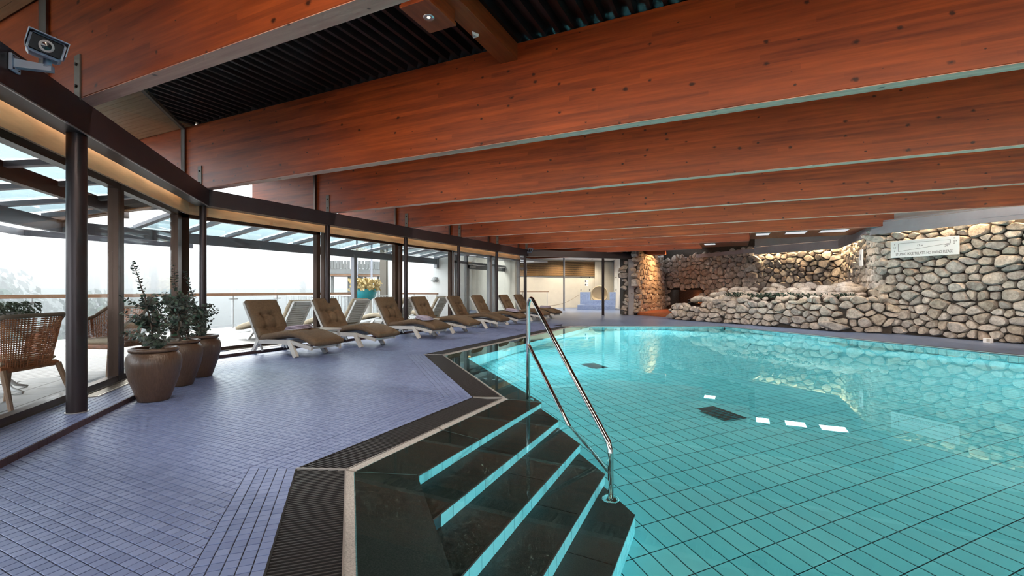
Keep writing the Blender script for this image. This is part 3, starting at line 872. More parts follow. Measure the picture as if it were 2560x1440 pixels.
# clerestory over the header
def clere(n, pf, t0, t1, post=True):
    w = empty('window_%d' % n, pf(t0, GX, HT), kind='structure'); o = Vector(pf(t0, GX, HT))
    b = MB(); b.bar(pf(t0, GX, 3.2), pf(t1, GX, 3.2), 0.012, 1.16); ob = b.build('pane', 'window_glass', w); ob.location = -o
    for zz in (2.63, 3.70):
        b = MB(); b.bar(pf(t0, GX, zz), pf(t1, GX, zz), 0.05, 0.05); ob = b.build('frame_rail', 'bracket_paint', w); ob.location = -o
    for t, mt in ((t0, 'alu'), (t1, 'bronze_frame')):
        b = MB(); b.bar(pf(t, GX, 2.6), pf(t, GX, 3.72), 0.05, 0.045, up=Vector(pf(1, 0, 0)) - Vector(pf(0, 0, 0))); ob = b.build('frame_post', mt, w); ob.location = -o
BY = [-0.62, 1.93, 4.50, 7.05, 9.60, 12.12, 14.60, 17.10, 19.60, 22.1]     # front faces of the roof beams
BW = 0.14
def t_on_w1(y):      # t on slanted glass where world y is reached (off = GX)
    return (4.615 - GX * R2 - y) / R2
clere(10, W1, t_on_w1(BY[2] - 0.03) , t_on_w1(BY[1] + BW + 0.03))
clere(11, W1, t_on_w1(BY[1] - 0.03), t_on_w1(BY[0] + BW))
k = 12
for i in range(2, 8):
    clere(k, W2, BY[i] + BW + 0.02, min(BY[i + 1] - 0.03, 18.2)); k += 1

# ------------------------------------------------------------------ roof beams
BZ0, BZ1 = HT, 3.72
def beam_left(i):
    y = BY[i]
    return -10.05 if i >= 2 else {1: -7.3, 0: -5.2}[i]
beam_right = [11, 11, 11, 11, 9.0, 6.3, 3.55, 0.30, -1.3, -3.0]
nm = ['hidden', 'nearest big glulam roof beam at the upper left with a soffit coloured pale for sheen', 'largest glulam roof beam crossing the whole picture below the black deck', 'second full length glulam beam, just behind the largest one',
      'third full length glulam roof beam from the front', 'fourth full length glulam beam, reaching the cove over the sign', 'glulam roof beam ending at the corner of the stone wall', 'far glulam beam ending beside the square light panels',
      'far short glulam beam in front of the fireplace corner', 'farthest glulam beam above the fireplace']
for i, y in enumerate(BY):
    b = empty('roof_beam' if i else 'trim_5', (beam_left(i) + 2, y, BZ0))
    if i: tag(b, nm[i], 'beam', 'parallel glulam roof beams')
    else: tag(b, kind='structure')
    m = MB(); x0 = -2.0; x1 = beam_right[i] - (beam_left(i) + 2)
    m.bbox(x0, x1, 0, BW, 0, BZ1 - BZ0, 0.006)
    m.build('timber', 'beam_wood', b)
    m = MB(); m.box(x0 + 0.02, x1 - 0.02, 0.004, BW - 0.004, -0.003, 0.001); m.build('soffit_sheen', 'soffit_sheen_wood', b)  # thin underside strip carrying the painted sheen
    if 1 <= i <= 7:
        px = (-7.66 if i >= 2 else -4.95) - (beam_left(i) + 2)
        pm = MB(); pm.box(px - 0.045, px + 0.045, -0.012, 0.0, -0.02, 0.36); pm.build('bracket_plate', 'bracket_paint', b)
        for zz in (0.10, 0.28):
            bm_ = MB(); bm_.cyl((px, -0.012, zz), (px, -0.026, zz), 0.013, 8); bm_.build('bolt', 'bolt_dark', b)

# ------------------------------------------------------------------ black profiled roof deck
ceil = empty('ceiling', kind='structure')
m = MB(); m.box(-8.0, 12, -6, 24, 3.80, 3.9); m.build('roof_slab', 'roof_metal', ceil)
pitch = 0.15; RX0 = -8.0
def rib_mesh(y0, y1):
    r = MB()
    r.add([(0.0, y0, 0.075), (0.020, y0, 0.0), (0.060, y0, 0.0), (0.080, y0, 0.075), (0.0, y1, 0.075), (0.020, y1, 0.0), (0.060, y1, 0.0), (0.080, y1, 0.075)],
          [(0, 1, 2, 3), (7, 6, 5, 4), (4, 5, 1, 0), (5, 6, 2, 1), (6, 7, 3, 2)])
    return r
rm = rib_mesh(BY[1] + BW, BY[2]).mesh('deck_rib'); rm.materials.append(M['roof_metal'])
rest = MB()
for j in range(133):
    x = RX0 + j * pitch
    for i in range(len(BY) - 1):
        if i == 1 and -8 < x < 3: continue
        if i > 5 and x > 4: continue
        r = rib_mesh(BY[i] + BW, BY[i + 1]); rest.add([(a + x, b, c + 3.725) for a, b, c in r.v], r.f)
    if -8 < x < 3: inst(rm, 'deck_rib', ceil, (x, 0, 3.725))
rest.build('deck_rib_field', 'roof_metal', ceil)['kind'] = 'stuff'
# overhanging eaves outside: pale boards between the beams
ev = empty('eaves_soffit', (-9, 4, 3.7), label='pale tongue-and-groove boards under the eaves outside the clerestory', cat='soffit')
def offe(o): o.location = Vector(o.location) - Vector((-9, 4, 3.7)); return o
for i in range(0, 7):
    for j in range(int((BY[i + 1] - BY[i]) / 0.085)):
        yy = BY[i] + BW + j * 0.0825
        if yy + 0.08 > BY[i + 1]: break
        xr = -8.03 if yy > 4.4 else -8.03 + (4.4 - yy)
        xl = -10.0 if yy > 4.4 else xr - 2.1
        b = MB(); b.box(xl, xr, yy, yy + 0.078, 3.70, 3.72)
        if in_view((xl + xr) / 2, yy, 3.7, 0.3) and i < 3: offe(b.build('board', 'light_board', ev))
m = MB(); m.box(-10.1, -7.9, -2, 23, 3.722, 3.76); offe(m.build('backing', 'light_board', ev))

# ------------------------------------------------------------------ closing walls out of view
wb = MB(); wb.box(11, 11.2, -6, 9, -0.3, 3.8); tag(wb.build('wall_back_right', 'plaster_white'), kind='structure')
wb = MB(); wb.box(-1.6, 11.2, -6.2, -6, -0.3, 0.9); wb.box(-1.6, 11.2, -6.2, -6, 2.7, 3.8); tag(wb.build('wall_behind', 'plaster_white'), kind='structure')
bf = MB(); bf.prism([(2.2, -5.085), (3.2, -3.64), (8.34, -3), (8.34, 6.6), (11, 6.6), (11, -6), (2.0, -6)], -0.3, -0.001); tag(bf.build('floor_behind', 'deck_tile_far'), kind='structure')
# ------------------------------------------------------------------ rubble stone walls
def cells(outline, w, h, seed, holes=()):
    """irregular cells (convex) filling an (s, z) outline"""
    rg = random.Random(seed)
    xs = [p[0] for p in outline]; zs = [p[1] for p in outline]
    pts = []; z = min(zs) - h; r = 0
    while z < max(zs) + 1.5 * h:
        x = min(xs) - w + rg.uniform(0, w); hh = h * rg.uniform(0.75, 1.25)
        while x < max(xs) + 1.5 * w:
            ww = w * rg.choice((0.42, 0.6, 0.85, 1.0, 1.2, 1.7))
            pts.append((x + ww / 2, z + hh / 2 + rg.uniform(-0.38, 0.38) * h)); x += ww
        z += hh; r += 1
    P = np.array(pts); asp = w / h * 0.8
    Q = P * np.array([1.0, asp]); Wt = [(rg.random() ** 2.2) * (0.62 * w) ** 2 for _ in pts]
    out = []
    for i in range(len(P)):
        if not inside(outline, *P[i]): continue
        if any(a < P[i][0] < b and c < P[i][1] < d for a, b, c, d in holes): continue
        D = ((Q - Q[i]) ** 2).sum(1); nb = np.argsort(D)[1:16]
        poly = [(P[i][0] - 1.6 * w, P[i][1] - 1.6 * h), (P[i][0] + 1.6 * w, P[i][1] - 1.6 * h), (P[i][0] + 1.6 * w, P[i][1] + 1.6 * h), (P[i][0] - 1.6 * w, P[i][1] + 1.6 * h)]
        for j in nb:
            mx_, mz_ = (Q[i] + Q[j]) / 2; nx, nz = Q[j] - Q[i]
            # plane in scaled space -> unscaled
            poly = clip_poly(poly, nx, nz * asp, nx * mx_ + nz * mz_ + (Wt[i] - Wt[j]) / 2)
            if len(poly) < 3: break
        if len(poly) < 3: continue
        zlo = min(zs); poly = clip_poly(poly, 0, -1, -zlo)
        if len(poly) >= 3: out.append(poly)
    return out
def stone_mesh(poly, gap, depth, rg):
    """one rounded field stone over a cell: local x along the wall, y out of it, z up"""
    if area(poly) < 0: poly = poly[::-1]
    cx = sum(p[0] for p in poly) / len(poly); cz = sum(p[1] for p in poly) / len(poly)
    ring = []
    n = len(poly)
    for i in range(n):
        a, b = poly[i], poly[(i + 1) % n]; pr_ = poly[i - 1]
        if math.hypot(b[0] - a[0], b[1] - a[1]) < 0.015: continue
        ring.append((a[0] * 0.80 + b[0] * 0.10 + pr_[0] * 0.10, a[1] * 0.80 + b[1] * 0.10 + pr_[1] * 0.10))
        if math.hypot(b[0] - a[0], b[1] - a[1]) > 0.09: ring.append(((a[0] + b[0]) / 2 + rg.uniform(-.006, .006), (a[1] + b[1]) / 2 + rg.uniform(-.006, .006)))
    if len(ring) < 3: return None, None
    rad = sum(math.hypot(p[0] - cx, p[1] - cz) for p in ring) / len(ring)
    k = max(0.5, 1 - gap / rad); n = len(ring)
    m = MB(); V = []
    tilt = rg.uniform(-0.25, 0.25); tz = rg.uniform(-0.25, 0.25)
    dd = depth * min(1.25, 0.55 + rad * 2.2)
    for sc, y in ((k * 0.98, -0.05), (k * 1.0, dd * 0.45), (k * 0.80, dd * 0.92)):
        for (x, z) in ring:
            j = 1 + rg.uniform(-0.035, 0.035)
            lx, lz = (x - cx) * sc * j, (z - cz) * sc * j
            V.append((lx, y + (lx * tilt + lz * tz if y > 0 else 0) + rg.uniform(-.006, .006), lz))
    V.append((rg.uniform(-.3, .3) * rad * 0.4, dd * rg.uniform(0.92, 1.08), rg.uniform(-.3, .3) * rad * 0.4))
    F = []
    for r in range(2):
        for i in range(n):
            a = r * n + i; b = r * n + (i + 1) % n
            F.append((a, b, b + n, a + n))
    for i in range(n): F.append((2 * n + i, 2 * n + (i + 1) % n, 3 * n))
    m.add(V, F)
    return m, (cx, cz)
def stone_wall(parent, a, b, outline, w, h, seed, gap=0.006, depth=0.10, holes=(), back=True, off=0.0):
    """stones on the line a->b (room on the right-hand side of a->b)"""
    rg = random.Random(seed + 1)
    a = Vector((*a, 0)); b = Vector((*b, 0)); d = (b - a).normalized(); ang = math.atan2(d.y, d.x)
    nrm = Vector((d.y, -d.x, 0))
    o = Vector(parent.location)
    cnt = 0
    for poly in cells(outline, w, h, seed, holes):
        m, c = stone_mesh(poly, gap, depth, rg)
        if m is None: continue
        # local frame: x = -d when looking from the room keeps y = outward normal
        m.v = [(x, -y, z) for x, y, z in m.v]; m.f = [f[::-1] for f in m.f]
        me = m.mesh('stone', True); me.materials.append(M['rubble']); me.set_sharp_from_angle(angle=math.radians(38))
        p = a + d * c[0] + nrm * off
        ob = bpy.data.objects.new('stone', me); COL.objects.link(ob); ob.parent = parent
        ob.location = Vector((p.x, p.y, c[1])) - o; ob.rotation_euler = (0, 0, ang); cnt += 1
    return cnt
def backing(parent, a, b, z0, z1, th, mat='mortar', name='backing'):
    a = Vector((*a, 0)); b = Vector((*b, 0)); d = (b - a).normalized(); nrm = Vector((d.y, -d.x, 0))
    p = [a, b, b - nrm * th, a - nrm * th]
    o = Vector(parent.location)
    m = MB(); m.prism([(q.x, q.y) for q in p], z0, z1); ob = m.build(name, mat, parent); ob.location = -o
    return ob
KR, KC, KF, KS, KE = (6.3, 11.9), (3.30, 14.90), (3.30, 19.40), (0.62, 21.30), (-3.50, 25.40)
ST = 2.60
wr = empty('wall_right', (*KC, 0), kind='structure')
backing(wr, KC, (10.9, 7.3), 0, 3.8, 0.3)
stone_wall(wr, KC, KR, [(-0.05, 0), (4.2, 0), (4.2, ST), (-0.05, ST)], 0.31, 0.175, 11, depth=0.13)
wn = empty('wall_return', (*KF, 0), kind='structure')
backing(wn, KF, KC, 0, 3.8, 0.3)
stone_wall(wn, KF, KC, [(0.0, 0.3), (4.58, 0.3), (4.58, ST), (0.0, ST)], 0.29, 0.175, 23, depth=0.11)
wf = empty('wall_far', (*KS, 0), kind='structure')
backing(wf, KS, KF, 0, 3.8, 0.3)
stone_wall(wf, KS, KF, [(-0.12, 0.3), (3.38, 0.3), (3.38, ST), (-0.12, ST)], 0.30, 0.195, 31, depth=0.11)
wp = empty('wall_fireplace', (*KE, 0), kind='structure')
FL = (Vector((*KS, 0)) - Vector((*KE, 0))).length
# fireplace wall with its opening
fo = (0.35, 2.75, -0.1, 1.16)
stone_wall(wp, KE, KS, [(-0.1, 0.0), (FL + 0.1, 0.0), (FL + 0.1, 2.75), (-0.1, 2.75)], 0.36, 0.23, 41, depth=0.11, holes=[fo])
dk = (Vector((*KS, 0)) - Vector((*KE, 0))).normalized()
def fpt(s, off, z): return (KE[0] + dk.x * s + dk.y * off, KE[1] + dk.y * s - dk.x * off, z)
backing(wp, KE, fpt(0.35, 0, 0)[:2], 0, 3.8, 0.3); backing(wp, fpt(2.75, 0, 0)[:2], KS, 0, 3.8, 0.3)
backing(wp, fpt(0.35, 0, 0)[:2], fpt(2.75, 0, 0)[:2], 1.16, 3.8, 0.3)
fire = empty('fireplace', fpt(1.55, 0, 0), label='dark brick fireplace recess with a steel lintel in the stone wall', cat='fireplace')
def offf(o): o.location = Vector(o.location) - Vector(fire.location); return o
m = MB(); m.bar(fpt(0.3, 0.03, 1.13), fpt(2.8, 0.03, 1.13), 0.12, 0.10); offf(m.build('lintel', 'iron_black', fire))
m = MB()
for s0, s1, o0, o1 in ((0.30, 2.80, -0.75, -0.65), (0.25, 0.35, -0.7, 0.0), (2.75, 2.85, -0.7, 0.0)):
    q = [fpt(s0, o0, 0)[:2], fpt(s1, o0, 0)[:2], fpt(s1, o1, 0)[:2], fpt(s0, o1, 0)[:2]]; m.prism(q, 0, 1.3)
offf(m.build('recess', 'mortar', fire))
bkm = MB(); bkm.box(-0.115, 0.115, -0.012, 0.012, -0.03, 0.03); bme = bkm.mesh('brick'); bme.materials.append(M['brick_dark'])
fang = math.atan2(dk.y, dk.x)
for r in range(16):
    for c in range(10):
        s = 0.42 + c * 0.245 + (0.12 if r % 2 else 0)
        if s < 2.70: offf(inst(bme, 'brick', fire, fpt(s, -0.64, 0.16 + r * 0.066), (0, 0, fang)))
m = MB(); m.prism([fpt(0.35, -0.7, 0)[:2], fpt(2.75, -0.7, 0)[:2], fpt(2.75, 0, 0)[:2], fpt(0.35, 0, 0)[:2]], 0, 0.32); offf(m.build('fire_bed', 'brick_dark', fire))
lo = empty('log_pile', fpt(1.75, -0.32, 0.32), label='charred logs glowing in the fireplace recess', cat='logs')
for j in range(4):
    m = MB(); a = j * 0.8; m.cyl((-0.32 * math.cos(a), -0.1 * math.sin(a), 0.05 + 0.06 * j), (0.32 * math.cos(a), 0.1 * math.sin(a), 0.06 + 0.06 * j), 0.05, 8); m.build('log', 'iron_black', lo)
for j in range(3):
    m = MB(); x = 0.12 + 0.07 * j; m.lathe([(0.002, 0.0), (0.035, 0.05), (0.028, 0.13), (0.012, 0.22 + 0.05 * (j == 1)), (0.001, 0.27 + 0.06 * (j == 1))], 8, (x, 0, 0.15)); m.build('flame', 'flame', lo, True)
light('fire_glow', 'POINT', (0.15, 0.1, 0.4), 1.6, (1, 0.5, 0.2), lo, shadow_soft_size=0.1)
# warm-lit side wall of the fireplace corner
KP, KQ = (-4.52, 20.35), (-4.04, 20.83)
wsd = empty('wall_fireplace_side', (*KE, 0), kind='structure')
backing(wsd, KQ, KE, 0, 3.8, 0.3)
# room on the right of a->b: a = near end, b = far end puts the room at +x
SL = (Vector((*KE, 0)) - Vector((*KQ, 0))).length
stone_wall(wsd, KQ, KE, [(0.0, 0.0), (SL, 0.0), (SL, 2.72), (0.0, 2.72)], 0.42, 0.20, 53, depth=0.12)
wpi = empty('wall_pillar', (*KP, 0), kind='structure')
m = MB(); m.prism([KP, KQ, (KQ[0] - 0.1, KQ[1] + 0.5), (KP[0] - 0.3, KP[1] + 0.7)], 0, HB + 0.3); ob = m.build('core', 'mortar', wpi); ob.location = -Vector(wpi.location)
stone_wall(wpi, KP, KQ, [(0.0, 0.0), (0.22, 0), (0.22, HB), (0, HB)], 0.2, 0.17, 61, depth=0.10)
stone_wall(wpi, KP, KQ, [(0.48, 0.0), (0.68, 0), (0.68, HB + 0.25), (0.48, HB + 0.25)], 0.2, 0.17, 67, depth=0.10)
pdv = (R2, R2)
m = MB(); m.prism([(KP[0] + pdv[0] * 0.22, KP[1] + pdv[1] * 0.22), (KP[0] + pdv[0] * 0.47, KP[1] + pdv[1] * 0.47), (KP[0] + pdv[0] * 0.47 + 0.07, KP[1] + pdv[1] * 0.47 - 0.07), (KP[0] + pdv[0] * 0.22 + 0.07, KP[1] + pdv[1] * 0.22 - 0.07)], 0, HB); ob = m.build('render_strip', 'plaster_grey', wpi); ob.location = -Vector(wpi.location)
# hearth bench
hb = MB(); hb.prism([(-4.0, 20.75), (-2.40, 19.30), (-0.6, 20.6), fpt(2.75, 0, 0)[:2], fpt(0.0, 0, 0)[:2]], 0.0, 0.115)
tag(hb.build('hearth_bench', 'hearth_wood'), 'low orange wooden hearth platform in front of the fireplace', 'hearth')

# ------------------------------------------------------------------ terraced rock planter in front of the walls
LW = [(-2.24, 18.24), (-0.52, 16.97), (2.37, 14.80), (3.42, 14.62)]
rp = empty('rock_planter', (*LW[1], 0), label='low terraced rock wall with a planting shelf between pool and stone wall', cat='rock wall')
op = Vector((*LW[1], 0))
core = MB()
core.prism([LW[0], LW[1], (-0.2, 17.5), (-1.8, 18.9)], 0, 0.50)
core.prism([LW[1], LW[2], LW[3], (3.4, 15.6), (2.7, 15.5), (-0.1, 17.7)], 0, 0.74)
core.prism([(-0.1, 17.6), (2.7, 15.4), (3.3, 15.4), (3.3, 18.4), (0.6, 19.2)], 0, 0.86)
ob = core.build('core', 'mortar', rp); ob.location = -op
def seg(i): return (Vector((*LW[i + 1], 0)) - Vector((*LW[i], 0))).length
stone_wall(rp, LW[0], LW[1], [(0.0, 0), (seg(0), 0), (seg(0), 0.72), (1.5, 0.66), (1.0, 0.5), (0, 0.50)], 0.30, 0.17, 71, depth=0.14)
stone_wall(rp, LW[1], LW[2], [(0.0, 0), (seg(1), 0), (seg(1), 0.86), (2.4, 0.80), (0.6, 0.80), (0, 0.70)], 0.30, 0.165, 73, depth=0.14)
stone_wall(rp, LW[2], LW[3], [(0.0, 0), (seg(2), 0), (seg(2), 0.9), (0, 0.88)], 0.32, 0.18, 79, depth=0.12)
stone_wall(rp, (-1.8, 18.9), LW[0], [(0.0, 0), (0.8, 0), (0.8, 0.5), (0, 0.5)], 0.3, 0.19, 83, depth=0.14)
# boulders of the back tier and the stepped left end
def boulder(seed):
    rg = random.Random(seed); bm = MB()
    import bmesh
    b = bmesh.new(); bmesh.ops.create_icosphere(b, subdivisions=2, radius=1.0)
    for v in b.verts:
        v.co *= 1 + rg.uniform(-0.10, 0.10)
        for ax, lim in ((0, 0.86), (1, 0.82), (2, 0.80)):
            if abs(v.co[ax]) > lim: v.co[ax] *= 0.94
    me = bpy.data.meshes.new('boulder'); b.to_mesh(me); b.free()
    me.polygons.foreach_set('use_smooth', [True] * len(me.polygons)); me.materials.append(M['rubble'])
    return me
BO = [boulder(s) for s in (1, 2, 3, 4, 5)]
rg = random.Random(5)
def pile(pts, n, z, sz, jit, zj=0.05):
    for i in range(n):
        t = (i + rg.uniform(0.2, 0.8)) / n * (len(pts) - 1); k = min(int(t), len(pts) - 2); f = t - k
        x = pts[k][0] * (1 - f) + pts[k + 1][0] * f + rg.uniform(-jit, jit); y = pts[k][1] * (1 - f) + pts[k + 1][1] * f + rg.uniform(-jit, jit)
        s = sz * rg.uniform(0.7, 1.3)
        o = inst(rg.choice(BO), 'boulder', rp, Vector((x, y, z + rg.uniform(-zj, zj))) - op, (rg.uniform(-.3, .3), rg.uniform(-.3, .3), rg.uniform(0, 6.28)), (s * rg.uniform(1.0, 1.5), s, s * rg.uniform(0.6, 0.8)))
pile([(-2.2, 18.5), (-1.6, 18.1)], 5, 0.47, 0.13, 0.1)
pile([(-1.35, 18.0), (-0.5, 17.35), (0.4, 16.8)], 12, 0.72, 0.17, 0.12)
pile([(-0.9, 18.0), (0.2, 17.35), (1.3, 16.6), (2.3, 15.95), (3.0, 15.7)], 22, 0.90, 0.19, 0.10)
pile([(-0.6, 18.3), (0.5, 17.65), (1.4, 17.0), (2.4, 16.3), (3.0, 16.1)], 20, 1.06, 0.18, 0.12)
pile([(0.9, 17.7), (1.8, 17.0), (2.6, 16.5), (3.0, 16.6)], 9, 1.18, 0.17, 0.1)
pile([(0.1, 16.7), (1.3, 15.85), (2.4, 15.05), (3.2, 14.85)], 14, 0.83, 0.12, 0.06, 0.03)
# dark trailing plants on the shelf
def leaf_clump(mb, c, r, n, size, rg, flat=0.5):
    for _ in range(n):
        a = rg.uniform(0, 6.28); q = rg.uniform(0, 1) ** 0.6 * r
        p = Vector((c[0] + math.cos(a) * q, c[1] + math.sin(a) * q, c[2] + rg.uniform(0, 1) * r * flat))
        s = size * rg.uniform(0.6, 1.3)
        d = Vector((rg.uniform(-1, 1), rg.uniform(-1, 1), rg.uniform(-0.4, 1))).normalized(); e = d.orthogonal().normalized() * s * 0.5
        f = d.cross(e).normalized() * s
        mb.add([p - f, p + e, p + f, p - e], [(0, 1, 2, 3)], rg.random())
rg = random.Random(9)
for k, (x0, y0, x1, y1, n, lb) in enumerate(((-0.35, 17.15, 0.9, 16.35, 10, 'dark green trailing plant on the left half of the rock shelf'), (1.0, 16.15, 1.9, 15.55, 7, 'dark green trailing plant in the middle of the rock shelf'),
                                   (2.2, 15.75, 2.75, 15.45, 5, 'small dark plant hanging at the right end of the rock shelf'))):
    iv = MB()
    for i in range(n):
        f = i / (n - 1); leaf_clump(iv, (x0 + (x1 - x0) * f, y0 + (y1 - y0) * f, 0.86 + rg.uniform(-.02, .03)), 0.14, 46, 0.035, rg, 0.9)
    e = empty('trailing_plant', (x0, y0, 0.84), 0, lb, 'plant'); o = iv.build('foliage', 'ivy_leaf', e); o.location = -Vector((x0, y0, 0.84)); o['kind'] = 'stuff'

# ------------------------------------------------------------------ light coves above the stone
cv = empty('trim_4', kind='structure')
co = 0.24
cpts = [(10.6 - co * R2, 7.6 - co * R2), (KC[0] - co, KC[1] - co * 0.42), (KF[0] - co, KF[1] - co * 0.5), (KS[0] - co * 0.3, KS[1] - co * 0.9)]
m = MB(); run(m, cpts, 0.035, 2.50, 2.79); m.build('cove_board', 'cove_grey', cv)
m = MB(); run(m, cpts, 0.05, 2.60, 2.66); m.build('cove_bead', 'cove_grey', cv)
bk = MB(); run(bk, [(10.7, 7.5), (KC[0] - 0.08, KC[1] - 0.04), (KF[0] - 0.08, KF[1] - 0.06), (KS[0], KS[1] - 0.1)], 0.34, 2.80, 2.83); bk.build('cove_lid', 'cove_grey', cv)
upper = MB()
for a, b in ((KC, (10.9, 7.3)), (KF, KC), (KS, KF)):
    a_ = Vector((*a, 0)); b_ = Vector((*b, 0)); d = (b_ - a_).normalized(); nn = Vector((d.y, -d.x, 0)) * 0.1
    upper.add([(a[0] + nn.x, a[1] + nn.y, 2.83), (b[0] + nn.x, b[1] + nn.y, 2.83), (b[0] + nn.x, b[1] + nn.y, 3.8), (a[0] + nn.x, a[1] + nn.y, 3.8)], [(0, 1, 2, 3)])
tag(upper.build('wall_above_cove', 'plaster_grey'), kind='structure')
def cove_light(a, b, e, z=2.74, off=0.16):
    a = Vector((*a, 0)); b = Vector((*b, 0)); d = (b - a); l = d.length; d.normalize(); n_ = Vector((d.y, -d.x, 0)); c = (a + b) / 2 + n_ * off
    ld = light('cove_lamp', 'AREA', (c.x, c.y, z), e * l, (1.0, 0.72, 0.42), cv, (0, 0, math.atan2(d.y, d.x)), shape='RECTANGLE', size=l * 0.96, size_y=0.03)
    return ld
cove_light(KC, (8.5, 9.7), 5)
cove_light(KF, KC, 8)
cove_light(KS, KF, 9)
# thin grey cove over the fireplace wall
m = MB(); m.bar(fpt(2.6, 0.2, 2.66), fpt(FL + 0.1, 0.2, 2.66), 0.04, 0.16); m.build('cove_board', 'cove_grey', cv)
# warm spots on the fireplace side
light('corner_spot', 'SPOT', (-2.5, 22.4, 2.62), 110, (1.0, 0.50, 0.20), cv, (0, math.radians(58), 0), spot_size=math.radians(125), spot_blend=0.7, shadow_soft_size=0.08)

# dropped timber soffit with flush light panels between the far beams
ds = empty('ceiling_soffit', (1.8, 16, 2.74), kind='structure')
def offd(o): o.location = Vector(o.location) - Vector((1.8, 16, 2.74)); return o
m = MB(); m.box(0.30, 3.3, BY[6] + BW, BY[7], 2.74, 2.80); offd(m.build('panel', 'cross_wood', ds))
m = MB(); m.box(-1.3, 0.30, BY[7] + BW, BY[8], 2.74, 2.80); offd(m.build('panel', 'cross_wood', ds))
for (x, y, w, l, lb) in ((0.62, 15.6, 0.34, 0.5, 'small square light panel at the left of the timber soffit'), (1.45, 15.6, 0.5, 0.55, 'middle light panel flush in the timber soffit'), (2.35, 15.55, 0.62, 0.55, 'light panel nearest the stone corner in the timber soffit'), (-0.95, 18.2, 0.36, 0.45, 'lone light panel in the far soffit')):
    lp = empty('ceiling_light', (x, y, 2.735), 0, lb, 'light panel', 'flush soffit light panels')
    MB().box(-w / 2 - 0.02, w / 2 + 0.02, -l / 2 - 0.02, l / 2 + 0.02, -0.012, 0.005).build('frame', 'alu', lp)
    MB().box(-w / 2, w / 2, -l / 2, l / 2, -0.016, -0.012).build('diffuser', 'panel_light', lp)
    light('panel_glow', 'AREA', (0, 0, -0.02), 7, (1.0, 0.96, 0.90), lp, (0, 0, 0), shape='RECTANGLE', size=w, size_y=l, spread=math.radians(170))

# ------------------------------------------------------------------ spa room beyond the open side
sp = MB()
SB0, SB1 = (-14.5, 22.3), (-7.2, 29.6)
def slab(mb, a, b, z0, z1, th=0.15):
    a = Vector((*a, 0)); b = Vector((*b, 0)); d = (b - a).normalized(); n_ = Vector((-d.y, d.x, 0)) * th
    mb.prism([(a.x, a.y), (b.x, b.y), (b.x + n_.x, b.y + n_.y), (a.x + n_.x, a.y + n_.y)], z0, z1)
slab(sp, SB0, SB1, 0, 2.95); tag(sp.build('wall_spa_back', 'plaster_cream'), kind='structure')
sp = MB(); slab(sp, SB1, (-5.4, 24.4), 0, 2.95); slab(sp, (-5.4, 24.4), (-4.60, 20.95), 0, 2.95); tag(sp.build('wall_spa_right', 'plaster_white'), kind='structure')
sp = MB(); sp.prism([(-8.0, 17.5), (-4.5, 21), (-4.4, 31), (-16, 31), (-16, 21)], 2.92, 3.0); tag(sp.build('ceiling_spa', 'plaster_white'), kind='structure')
sp = MB(); slab(sp, (-8.1, 17.3), (-12.5, 21.7), 0, 2.95); slab(sp, (-12.5, 21.7), SB0, 0, 2.95); tag(sp.build('wall_spa_left', 'plaster_cream'), kind='structure')
spl = bpy.data.objects['ceiling_spa']
for i, (x, y) in enumerate(((-9.6, 23.2), (-8.4, 24.6), (-7.2, 23.4), (-10.8, 24.4), (-9.4, 26.2), (-8.0, 27.6), (-6.5, 25.2), (-6.0, 22.6))):
    m = MB(); m.lathe([(0.07, 0.0), (0.06, -0.012), (0.04, -0.006)], 18, (x, y, 2.918), cap0=False); m.build('downlight_ring', 'plaster_grey', spl, True)
    light('spa_downlight', 'SPOT', (x, y, 2.89), 75, (1.0, 0.88, 0.70), spl, (0, 0, 0), spot_size=math.radians(150), spot_blend=0.9, shadow_soft_size=0.05)
# timber louvre on the back wall
lv = empty('wood_louvre', (-11, 25.8, 1.9), math.radians(45), 'wide louvre of horizontal oak slats high on the cream spa wall', 'louvre')
MB().box(-4.0, 4.06, -0.03, -0.01, 0.02, 0.92).build('backing', 'iron_black', lv)
sm = MB(); sm.box(-4.0, 4.05, -0.09, -0.035, 0, 0.028); sme = sm.mesh('slat'); sme.materials.append(M['slat_wood'])
for i in range(15): inst(sme, 'slat', lv, (0, 0, 0.03 + i * 0.062))
# panelled alcove
vb = empty('wall_panel_boards', (-7.65, 29.0, 0), math.radians(45), kind='structure')
vm = MB(); vm.box(-0.058, 0.058, -0.03, 0.0, 0, 2.85); vme = vm.mesh('board'); vme.materials.append(M['plaster_cream'])
for i in range(11): inst(vme, 'board', vb, (-0.6 + i * 0.12, -0.005, 0))
# blue mosaic plunge bath
spa = empty('plunge_bath', (-7.05, 25.2, 0), math.radians(12), 'blue mosaic plunge bath with stepped front and square corner posts', 'bath')
def mosaic_box(name, x0, x1, y0, y1, z0, z1, fine=0.055):
    m = MB(); m.box(x0, x1, y0, y1, z0, z1); m.build(name, 'spa_tile', spa)
    g = MB(); nx = int((x1 - x0) / fine); nz = int((z1 - z0) / fine)
    for i in range(nx):
        for j in range(nz):
            a = x0 + i * fine; b = z0 + j * fine
            g.add([(a + .004, y0 - .003, b + .004), (a + fine - .004, y0 - .003, b + .004), (a + fine - .004, y0 - .003, b + fine - .004), (a + .004, y0 - .003, b + fine - .004)], [(0, 1, 2, 3)], random.random())
    g.build('mosaic_field', 'spa_tile', spa)['kind'] = 'stuff'
mosaic_box('step_low', -1.02, 1.0, -0.4, 0.3, 0.0, 0.26)
mosaic_box('step_high', -0.65, 1.0, -0.1, 0.3, 0.26, 0.51)
mosaic_box('corner_post', -0.95, -0.40, 0.35, 0.9, 0.26, 0.96)
mosaic_box('corner_post', 0.68, 1.0, 0.35, 0.9, 0.26, 0.96)
